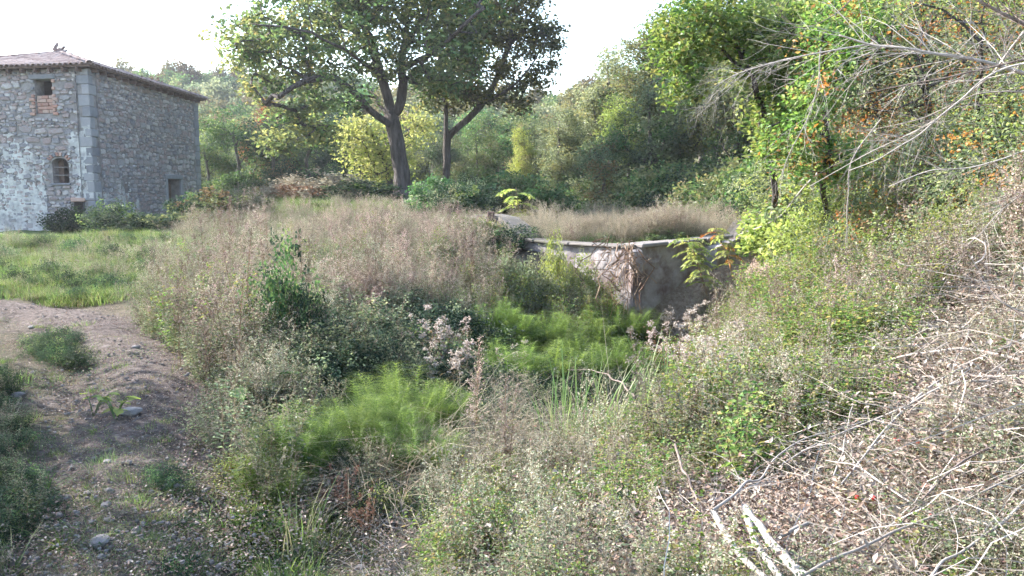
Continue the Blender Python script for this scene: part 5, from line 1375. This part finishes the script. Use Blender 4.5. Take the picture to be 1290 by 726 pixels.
sapling('yellow green sapling just left of the tallest one', 600, 264, 1.0, ['lime', 'green'], .5, 10)
sapling('bright yellow sapling at the end of the wing wall', 650, 285, 1.1, ['lime'], .5, 10)
sapling('pale green sapling between oak and wing wall', 575, 258, .9, ['green', 'grey'], .5, 10)
sapling('bright yellow sapling leaning over the right dam panel', 893, 372, 1.15, ['yellow', 'lime'], .3, 28, (-.4, .2), 15.2)
sapling('second sapling on the dam with green and orange leaves', 925, 345, .95, ['lime', 'yellow', 'orange'], .24, 20, (-.4, .2), 15.8)
sapling('green sprout on the dam coping right of the yellow sapling', 872, 318, .3, ['bright'], .25, 6)

# dead vine curtain on the dam buttress
g = G(); rg = np.random.default_rng(9); tp = np.array(at(788, 314, 15.3)); 
for k in range(34):
    b = tp + [rg.uniform(-.32, .2), rg.uniform(-.12, .02), .02 + rg.uniform(-.05, .05)]; n = 8; w_ = np.cumsum(rg.normal(size=(n, 3)) * [.1, .05, .07], 0); l = rg.uniform(.2, 1.4)
    pts = b + w_ - np.linspace(0, 1, n)[:, None] * [0, .25 * rg.random(), l]; tube(g, pts, .006 + .006 * rg.random(), 3, rg.random(), 0, False)
    leaves(g, pts[rg.integers(0, n, 8)] * 1.0 + rg.normal(size=(8, 3)) * .04, .05, .03, m=1, rng=rg)
me = g.mesh('dead_vine', [M['stem'], M['litterd']]); o_ = Vector(tp); me.transform(Matrix.Translation(-o_)); obj('dead_vine', me, None, o_, label='curtain of dead brown vine hanging over the dam buttress', category='vine')
# ---------------------------------------------------------------- bare branches, logs, rose canes
def bare(name, label, cat, pts, r0, r1, mat, ntw=14, tl_=.5, group=None, seed=1, sub=2, lie=None):
    rg = np.random.default_rng(seed); P_ = np.array([at(*p) for p in pts])
    if lie is not None:       # lying on the growth: rests this high above the soil
        Yh_ = hit([p[0] for p in pts], [p[1] for p in pts], lie)[0][:, 1]; u_ = np.arange(len(pts)); Yh_ = np.minimum(np.polyval(np.polyfit(u_, Yh_, 1), u_), Yh_ + .05)
        P_ = np.array([at(p[0], p[1], y_) for p, y_ in zip(pts, Yh_)])
        rr_ = 1.1 if mat != 'log' else 1.2; r0 *= rr_; r1 *= rr_
    c = curve(curve(P_, 9, .008 * min(1, np.linalg.norm(P_[-1] - P_[0]) / 2), rg), 40); o_ = Vector(c[0])
    t = thing(name, label, cat, o_, group=group) if ntw else None
    g = G(); tube(g, c, np.linspace(r0, r1, 40), 7); me = g.mesh('stem', [M[mat]], True); me.transform(Matrix.Translation(-o_))
    if not ntw:
        obj(name, me, None, o_, label=label, category=cat, **({'group': group} if group else {})); return
    obj('main_stem', me, t)
    T = unit(np.gradient(c, axis=0)); g = G()
    def side(p, d, l, r, lev):
        n = 7; pts_ = [p]; dd = d
        for q in range(n - 1):
            dd = unit(dd + rg.normal(size=3) * .09 - [0, 0, .02]); p = p + dd * l / n; pts_.append(p)
        tube(g, pts_, np.linspace(r, r * .35, n), 4 if lev == 0 else 3, .5, 0, False)
        if lev < sub:
            for q in range(3 if lev == 0 else 2):
                i_ = int(rg.integers(1, n - 1)); side(pts_[i_], unit(dd + rdir(1, rg)[0] * .8), l * .5, r * .55, lev + 1)
    for k in range(ntw):
        i_ = int(rg.integers(3, 39)); side(c[i_], unit(T[i_] * 1.0 + rdir(1, rg)[0] * .9), tl_ * rg.uniform(.5, 1.3), (r0 + (r1 - r0) * i_ / 40) * .33, 0)
    me = g.mesh('twigs', [M[mat]]); me.transform(Matrix.Translation(-o_)); obj('twigs', me, t, kind='stuff')
BG = 'bare dead branches hanging over the right bank'
for k, a in enumerate([
    ('large pale bare limb reaching left across the top right foliage', [(1330, 105, 7.0), (1251, 82, 7.1), (1206, 71, 7.2), (1148, 63, 7.3), (1086, 52, 7.5), (1057, 44, 7.6)], 0.0186, 0.0070, 'deadwood', 33, .9),
    ('thin pale bare branch running on to the left from the large limb', [(1100, 55, 7.5), (1024, 69, 7.6), (982, 77, 7.8), (933, 92, 8.0), (900, 110, 8.1)], 0.0087, 0.0028, 'deadwood', 27, .7),
    ('dark bare branch just under the large pale limb', [(1330, 70, 6.8), (1251, 84, 6.9), (1189, 98, 7.0), (1131, 108, 7.2), (1080, 120, 7.3)], 0.0099, 0.0035, 'darkwood', 24, .6),
    ('grey branch sweeping down to the left below the dark one', [(1290, 80, 6.6), (1247, 94, 6.7), (1206, 129, 6.8), (1164, 164, 6.9), (1123, 193, 7.0), (1070, 215, 7.2)], 0.0093, 0.0035, 'deadwood', 27, .7),
    ('bare branch hanging almost straight down in the green leaves', [(1034, 60, 7.9), (1031, 90, 7.9), (1028, 120, 8.0), (1011, 162, 8.1), (995, 195, 8.2), (985, 220, 8.3)], 0.0074, 0.0028, 'deadwood', 27, .5),
    ('long thin branch rising to the upper right edge', [(1090, 165, 8), (1160, 150, 7.5), (1230, 120, 7), (1290, 115, 6.8), (1340, 100, 6.6)], 0.0025, 0.0098, 'deadwood', 21, .5),
    ('slanting grey branch in the middle of the bank brush', [(1020, 235, 9), (1100, 190, 8.5), (1180, 150, 8), (1250, 90, 7.5), (1290, 40, 7.2)], 0.0037, 0.0112, 'deadwood', 24, .6),
    ('dark branch at the upper right corner', [(1340, 60, 6), (1270, 20, 6.1), (1220, -5, 6.2), (1180, -30, 6.3)], 0.0136, 0.0084, 'darkwood', 18, .6),
    ('thin dark branch at the top slanting down left', [(1080, -10, 8), (1050, 20, 8), (1010, 35, 8.1), (985, 20, 8.2)], 0.0062, 0.0028, 'darkwood', 18, .5),
    ('bleached branch lying down across the end of the dam', [(1045, 205, 14), (1010, 240, 14.5), (985, 270, 15), (960, 285, 15.6), (930, 296, 16.2)], 0.0186, 0.0084, 'deadwood', 15, .7),
    ('tangled pale branch above the pale pole', [(1290, 190, 8.5), (1230, 210, 8.6), (1170, 215, 8.8), (1120, 235, 9)], 0.0087, 0.0035, 'deadwood', 30, .6),
    ('drooping pale branch over the lime bush', [(1110, 150, 10), (1075, 200, 10), (1068, 250, 10), (1065, 310, 10)], 0.0087, 0.0042, 'deadwood', 21, .6),
    ('pale twiggy branch by the right edge above the silvery plant', [(1330, 225, 7), (1280, 250, 7.1), (1230, 300, 7.2), (1200, 340, 7.3)], 0.0074, 0.0028, 'deadwood', 27, .5),
    ('dead brown leaved branch reaching in from the right edge', [(1300, 405, 4.6), (1270, 385, 4.7), (1245, 365, 4.8), (1215, 345, 4.9)], 0.0074, 0.0028, 'darkwood', 15, .25)]):
    bare('bare_branch', a[0], 'branch', a[1], a[2], a[3], a[4], a[5], a[6], BG, 700 + k)
CG = 'arching canes and fallen branches on the lower bank'
for k, a in enumerate([
    ('long white arching cane spanning the lower right', [(1040, 503, 5.6), (1077, 476, 5.4), (1114, 457, 5.2), (1152, 446, 5.0), (1189, 440, 4.9), (1226, 440, 4.8), (1256, 447, 4.7), (1310, 460, 4.6)], .007, .011, 'deadwood', 8, .35),
    ('dark straight branch crossing the white arching cane', [(1109, 430, 5.4), (1139, 456, 5.2), (1189, 466, 5.1), (1251, 473, 5.0), (1320, 483, 4.9)], .006, .012, 'darkwood', 8, .35),
    ('pale curved cane under the arching one', [(985, 585, 4.9), (1040, 554, 4.8), (1090, 532, 4.7), (1139, 512, 4.7), (1199, 484, 4.7), (1253, 481, 4.6), (1320, 490, 4.5)], .004, .009, 'deadwood', 10, .4),
    ('grey branch running up to the right from the bank middle', [(1060, 610, 4.6), (1090, 574, 4.6), (1139, 517, 4.7), (1199, 470, 4.8), (1225, 455, 4.9)], .004, .009, 'deadwood', 10, .4),
    ('thin upright stem beside the hollow in the bank', [(1050, 600, 4.7), (1062, 560, 4.7), (1070, 515, 4.8), (1076, 495, 4.8)], .004, .003, 'deadwood', 3, .2),
    ('thick broken branch curving up in the bank middle', [(1139, 455, 5.5), (1150, 435, 5.5), (1165, 418, 5.6), (1188, 392, 5.8)], .014, .008, 'darkwood', 6, .3),
    ('slender bent stick ending above the white logs', [(898, 643, 4.1), (941, 609, 4.1), (957, 600, 4.2), (1010, 556, 4.3), (1086, 532, 4.4)], .007, .003, 'deadwood', 8, .3),
    ('dark cane slanting in the lower right corner', [(1320, 520, 3.9), (1290, 534, 3.9), (1256, 560, 3.9), (1213, 582, 3.9), (1150, 640, 3.9), (1100, 700, 3.8)], .007, .003, 'darkwood', 8, .3),
    ('long thin cane below the dark one', [(1320, 690, 3.3), (1240, 660, 3.4), (1160, 640, 3.5), (1080, 590, 3.8), (1040, 580, 4)], .006, .003, 'deadwood', 8, .3),
    ('pale cane arching at the bottom right', [(1010, 726, 3.5), (1080, 690, 3.5), (1130, 668, 3.5), (1200, 640, 3.5), (1300, 590, 3.5)], .006, .004, 'deadwood', 8, .3),
    ('cane crossing the bottom right corner', [(1160, 740, 3.2), (1200, 700, 3.2), (1250, 670, 3.2), (1300, 620, 3.2)], .005, .005, 'deadwood', 8, .3),
    ('brown stick lying diagonally in the bottom centre herbs', [(569, 634, 4.9), (607, 662, 4.6), (647, 682, 4.4), (691, 707, 4.2)], .006, .009, 'darkwood', 3, .15),
    ('dark twiggy dead branch behind the reeds', [(800, 500, 8.4), (775, 478, 8.5), (750, 468, 8.6), (715, 466, 8.8)], .009, .003, 'darkwood', 12, .3),
    ('dead curved twig left of the white logs', [(850, 560, 5), (860, 590, 4.8), (870, 610, 4.6), (880, 635, 4.5)], .008, .004, 'darkwood', 5, .2)]):
    bare('fallen_branch', a[0], 'branch', a[1], a[2], a[3], a[4], a[5], a[6], CG, 800 + k, lie=(.2 if k == 11 else .6 if k == 12 else .42))
for k, a in enumerate([
    ('thin bleached log lying leftmost of the three at the bottom', [(898, 645, 3.9), (913, 671, 3.8), (932, 699, 3.7), (961, 728, 3.6), (990, 745, 3.5)], .013, .011),
    ('thickest bleached white log at the bottom', [(938, 640, 3.95), (952, 660, 3.9), (969, 682, 3.8), (985, 700, 3.7), (1003, 716, 3.62), (1030, 742, 3.5)], .020, .017),
    ('middle bleached log between the thick and the thin one', [(941, 652, 3.95), (950, 678, 3.85), (976, 719, 3.7), (995, 740, 3.6)], .014, .011),
    ('short cut stick right of the white logs', [(982, 676, 3.7), (1000, 667, 3.7), (1019, 659, 3.75)], .009, .008),
    ('long pale pole lying on the upper bank', [(1144, 290, 9.0), (1206, 261, 8.6), (1290, 223, 8.0), (1330, 205, 7.7)], .030, .022)]):
    bare('fallen_log', a[0], 'log', a[1], a[2], a[3], 'log', 0, group='bleached fallen logs', seed=900 + k, lie=.36 if k < 4 else .6)
# rose canes with hips
for k, (lb, pts, hips) in enumerate([
    ('rose cane with four red hips right of the arching canes', [(1240, 610, 4.0), (1225, 565, 4.1), (1190, 525, 4.3), (1130, 500, 4.5)], [(1196, 517), (1224, 577), (1210, 575), (1157, 558)]),
    ('rose cane with red hips at the right edge', [(1320, 560, 3.9), (1275, 535, 4.0), (1240, 500, 4.2), (1200, 478, 4.4)], [(1263, 514), (1258, 565), (1229, 481)]),
    ('rose cane with a pair of hips in the bank middle', [(1060, 640, 4.2), (1100, 600, 4.3), (1130, 560, 4.4), (1160, 530, 4.5)], [(1128, 554), (1133, 556)]),
    ('low rose cane with three hips near the yellow leaves', [(1040, 650, 3.9), (1090, 622, 4.0), (1140, 635, 4.0), (1200, 660, 3.9)], [(1080, 627), (1101, 628), (1174, 650), (1186, 617)])]):
    rg = np.random.default_rng(950 + k); c = curve(np.array([hit([p[0]], [p[1]], .28)[0][0] + [0, 0, .28] for p in pts]), 24, .004, rg); o_ = Vector(c[0]); t = thing('rose_cane', lb, 'rose cane', o_, group='rose canes with red hips')
    g = G(); tube(g, c, np.linspace(.005, .0025, 24), 5)
    for (hx, hy) in hips:
        Yh = hit([hx], [hy], .28)[0][0][1]; hpnt = np.array(at(hx, hy, Yh)); i_ = int(((c - hpnt) ** 2).sum(1).argmin()); tube(g, curve([c[i_], (c[i_] + hpnt) / 2 + [0, 0, .02], hpnt], 6), .0015, 3, .5, 0, False)
        h_ = G(); th = np.linspace(0, PI, 7); tube(h_, hpnt + np.stack([th * 0, th * 0, -np.cos(th) * .014], 1), np.maximum(np.sin(th) * .0125, .001), 8); me = h_.mesh('rosehip', [M['berry']], True); me.transform(Matrix.Translation(-o_)); obj('rosehip', me, t)
    me = g.mesh('cane', [M['darkwood']]); me.transform(Matrix.Translation(-o_)); obj('cane', me, t)
    g = G(); leaves(g, c[rg.integers(4, 24, 14)] + rg.normal(size=(14, 3)) * .03, .035, .022, rng=rg); me = g.mesh('leaves', [M['yellow']]); me.transform(Matrix.Translation(-o_)); obj('leaves', me, t, kind='stuff')

# ---------------------------------------------------------------- near trees over the right bank
NR = np.random.default_rng(31)
def neartree(label, base_px, Y, limbs, bl, n, nper, sig, L_, mats, mix, seed, tip=.006, name='broadleaf_tree', seg=.35):
    rg = np.random.default_rng(seed); cs = blobs_px(bl, Y, rg, n)
    x = at(base_px, 250, Y + 4)[0]; b = np.array([x, Y + 4, Hf(x, Y + 4) - .1]); fx = [pts_px(l, Y) for l in limbs]; fx[0] = [tuple(b)] + fx[0][1:]
    sk = grow(fx, cs, rg, tip=tip, seg=seg, expo=2.1); t = thing(name, label, 'tree', b)
    obj('trunk', skeleton_mesh('trunk', sk, M['bark'], .3, rscale=.62, inv=b), t); obj('crown', crown_mesh('crown', cs, rg, [M[m_] for m_ in mats], nper, sig, L_, L_ * .55, mix=mix, inv=b, flat=.8), t)
neartree('leafy tree whose bright leaves hang down over the sky at the top right', 985, 13, [[(978, 220), (960, 140), (930, 60), (915, -20)], [(950, 100), (905, 60), (880, 40), (868, 90, -.3), (860, 125, -.4)], [(930, 60), (980, 20), (1010, -20)]],
         [(868, 40, 34, 45, 0, .7), (858, 98, 22, 34, -.4, .35), (905, 20, 45, 35, 0, .8), (838, 60, 18, 32, 0, .4), (955, 60, 55, 45, 0, .9), (985, 130, 45, 42, 0, .8), (1010, 40, 50, 45, 0, 1), (965, 195, 26, 24, 0, .5)], 300, 42, .2, .10, ['bright', 'lime'], .2, 41)
neartree('bushy bright green tree behind the bare hanging branch', 1040, 11.5, [[(1045, 250), (1040, 190), (1035, 120), (1040, 40)], [(1040, 180), (1000, 150), (970, 160)], [(1038, 120), (1080, 80), (1120, 60)]],
         [(1000, 170, 34, 34, 0, .6), (1030, 120, 38, 38, 0, .6), (1060, 200, 35, 32, 0, .5), (1000, 205, 24, 20, 0, .4), (1080, 20, 50, 35, 0, .8), (1050, 70, 40, 36, 0, .6)], 190, 40, .18, .085, ['bright', 'orange'], .12, 42)
neartree('thin dull green tree filling the upper right behind the bare branches', 1180, 12.5, [[(1175, 200), (1165, 120), (1160, 40), (1150, -30)], [(1165, 120), (1210, 80), (1260, 50)], [(1165, 90), (1120, 60), (1090, 80)]],
         [(1130, 30, 55, 42, 0, 1), (1200, 20, 60, 38, 0, 1), (1270, 30, 50, 50, 0, 1), (1150, 110, 45, 45, 0, .8), (1230, 110, 55, 50, 0, .8), (1190, 180, 55, 32, 0, .8), (1110, 170, 35, 40, 0, .8)], 260, 24, .2, .06, ['dull', 'orange'], .3, 43)
neartree('fine leaved pale green tree at the top edge, left of the upper right corner', 1230, 10, [[(1235, 150), (1240, 60), (1235, -40)], [(1240, 60), (1200, 20), (1160, 5)]],
         [(1180, 5, 45, 25, 0, .7), (1255, 10, 45, 30, 0, .7), (1290, 120, 35, 50, 0, .6)], 90, 30, .16, .06, ['lime', 'grey'], .4, 44)
print('TRIS', sum(len(me.polygons) * 2 for me in bpy.data.meshes) // 1000, 'k')

STK = [weed(620 + k, 3, 1.7, .1, 26, .3, 12, .024, 22, .07, [M['stem'], M['plume'], M['dull']], bt=(.3, 1), leafw=.35, lt=(.1, .8), stw=.012, lean=.1) for k in range(3)]
plants('tall_weed', 'tall weed', 'tall dry stalks standing out of the weeds', STK, [
    (255, 330, .8, 'tall mauve brown stalk at the left end of the weed bank'), (285, 300, .9, 'tall stalk against the shade of the house'), (215, 385, .7, 'brownish stalk leaning over the path edge'), (300, 370, .85, 'dark stemmed stalk left of the upright green bush'),
    (335, 330, .9, 'tall stalk just above the upright green bush'), (388, 350, .85, 'reddish stalk right of the upright green bush'), (430, 330, .85, 'pinkish stalk in the middle of the weed bank'), (470, 345, .8, 'thin stalk above the dark bramble'), (505, 330, .9, 'tall pinkish stalk in front of the mound'),
    (550, 345, .85, 'stalk left of the grey leafy weeds'), (590, 340, .8, 'pinkish stalk just left of the leafy bushes'), (250, 450, .6, 'short dark stalk on the slope above the path'), (290, 430, .75, 'bent dark stalk low on the weedy slope'), (600, 500, .6, 'pale stalk rising beside the straw'),
    (640, 540, .55, 'thin pale stalk in the straw grass'), (905, 395, .8, 'pinkish stalk at the left edge of the right bank weeds'), (940, 380, .8, 'tan stalk on the right bank weeds'), (985, 400, .8, 'rusty stalk in the light green weeds'), (1020, 430, .7, 'tall stalk right of the light green weeds'), (1060, 400, .7, 'dry stalk below the lime bush')], .9)
SCR = []
for k, ms in enumerate([('grey', 'lime'), ('dull', 'orange'), ('lime', 'grey'), ('grey', 'russet')]):
    SCR.append(bush(640 + k, 1.3, 2.3, 300, 26, .2, .055, [M[m_] for m_ in ms], mix=.3, twigs=150, twigmat='twig'))
for k, (px, Y, sc_, pk, lb) in enumerate([
    (1060, 13.5, .9, 2, 'pale lime scrub right behind the lime bush'), (1105, 12.5, .95, 0, 'grey green scrub filling the gap behind the fallen pole'), (1150, 12, 1.0, 1, 'scrub with orange leaves in the middle of the bank'), (1195, 11, 1.0, 2, 'pale green scrub behind the broom bush'),
    (1240, 10.5, 1.05, 3, 'grey and russet scrub high on the bank'), (1290, 10, 1.1, 0, 'grey green scrub at the right frame edge'), (1340, 9.5, 1.1, 1, 'orange flecked scrub just past the right edge'), (1090, 15.5, 1.3, 1, 'taller orange flecked scrub in the second row'), (1145, 15, 1.35, 0, 'tall grey green scrub in the second row'),
    (1200, 14, 1.4, 3, 'tall russet tinged scrub under the bare limb'), (1255, 13.5, 1.4, 2, 'tall lime scrub under the bare limb'), (1310, 13, 1.5, 0, 'tall grey scrub at the right edge behind the limb'), (1030, 17, 1.2, 2, 'lime scrub behind the two leaning trunks'), (1000, 19, 1.1, 0, 'grey green scrub at the dark wood edge'),
    (1180, 9.2, .6, 3, 'low russet scrub above the fallen pole'), (1250, 8.6, .6, 2, 'low lime scrub right of the fallen pole')]):
    x = at(px, 250, Y)[0]
    obj('scrub_bush', SCR[pk], None, (x, Y, Hf(x, Y) - .1), (0, 0, k * 1.7), (sc_, sc_, sc_ * (1 + .1 * math.sin(k * 3))), label=lb, category='scrub', group='pale scrub covering the right bank')

for k, (px, Y, h, lb) in enumerate([(655, 41, 4.3, 'thin pale stemmed tree in the dark gap left of the straight trunk'), (690, 43, 4.6, 'slender tree with bent pale stem in the dark gap'), (728, 39, 4.4, 'slender pale stemmed tree behind the terrace grass'), (790, 36, 5.2, 'slim pale stemmed tree above the left end of the terrace'),
    (858, 35, 5.8, 'thin leaning tree between the olive trees'), (905, 37, 6.5, 'thin dark stemmed tree deep in the shaded wood'), (945, 34, 6.0, 'slim stem beside the curved trunk in the shaded wood'), (812, 40, 6.2, 'slim tree behind the broad grey green one')]):
    x = at(px, 250, Y)[0]
    wood_thing(3 if k % 2 else 1, (x, Y, Hf(x, Y) - .1), k * 2.1, h / WOOD[3 if k % 2 else 1][0], lb, 'trees round the gully meadow', M['grey' if k % 3 else 'lime'], M['dull'], tw=.8)

for nm, pr, n, sc_ in (('bank_litter', LIT + LIB, 1500, (.8, 1.4)), ('bank_twigs', TNG + TNF, 600, (.5, 1.0)), ('bank_herbs', LFY + STF + SML, 420, (.3, .8))):
    yy = ZR.uniform(-1, 13, n); xx = np.maximum(.74 * yy, 1.5) + ZR.uniform(0, 6.5, n)
    scatter(nm, pr, np.column_stack([xx, yy, H(xx, yy)]), sc_, .05, ZR)
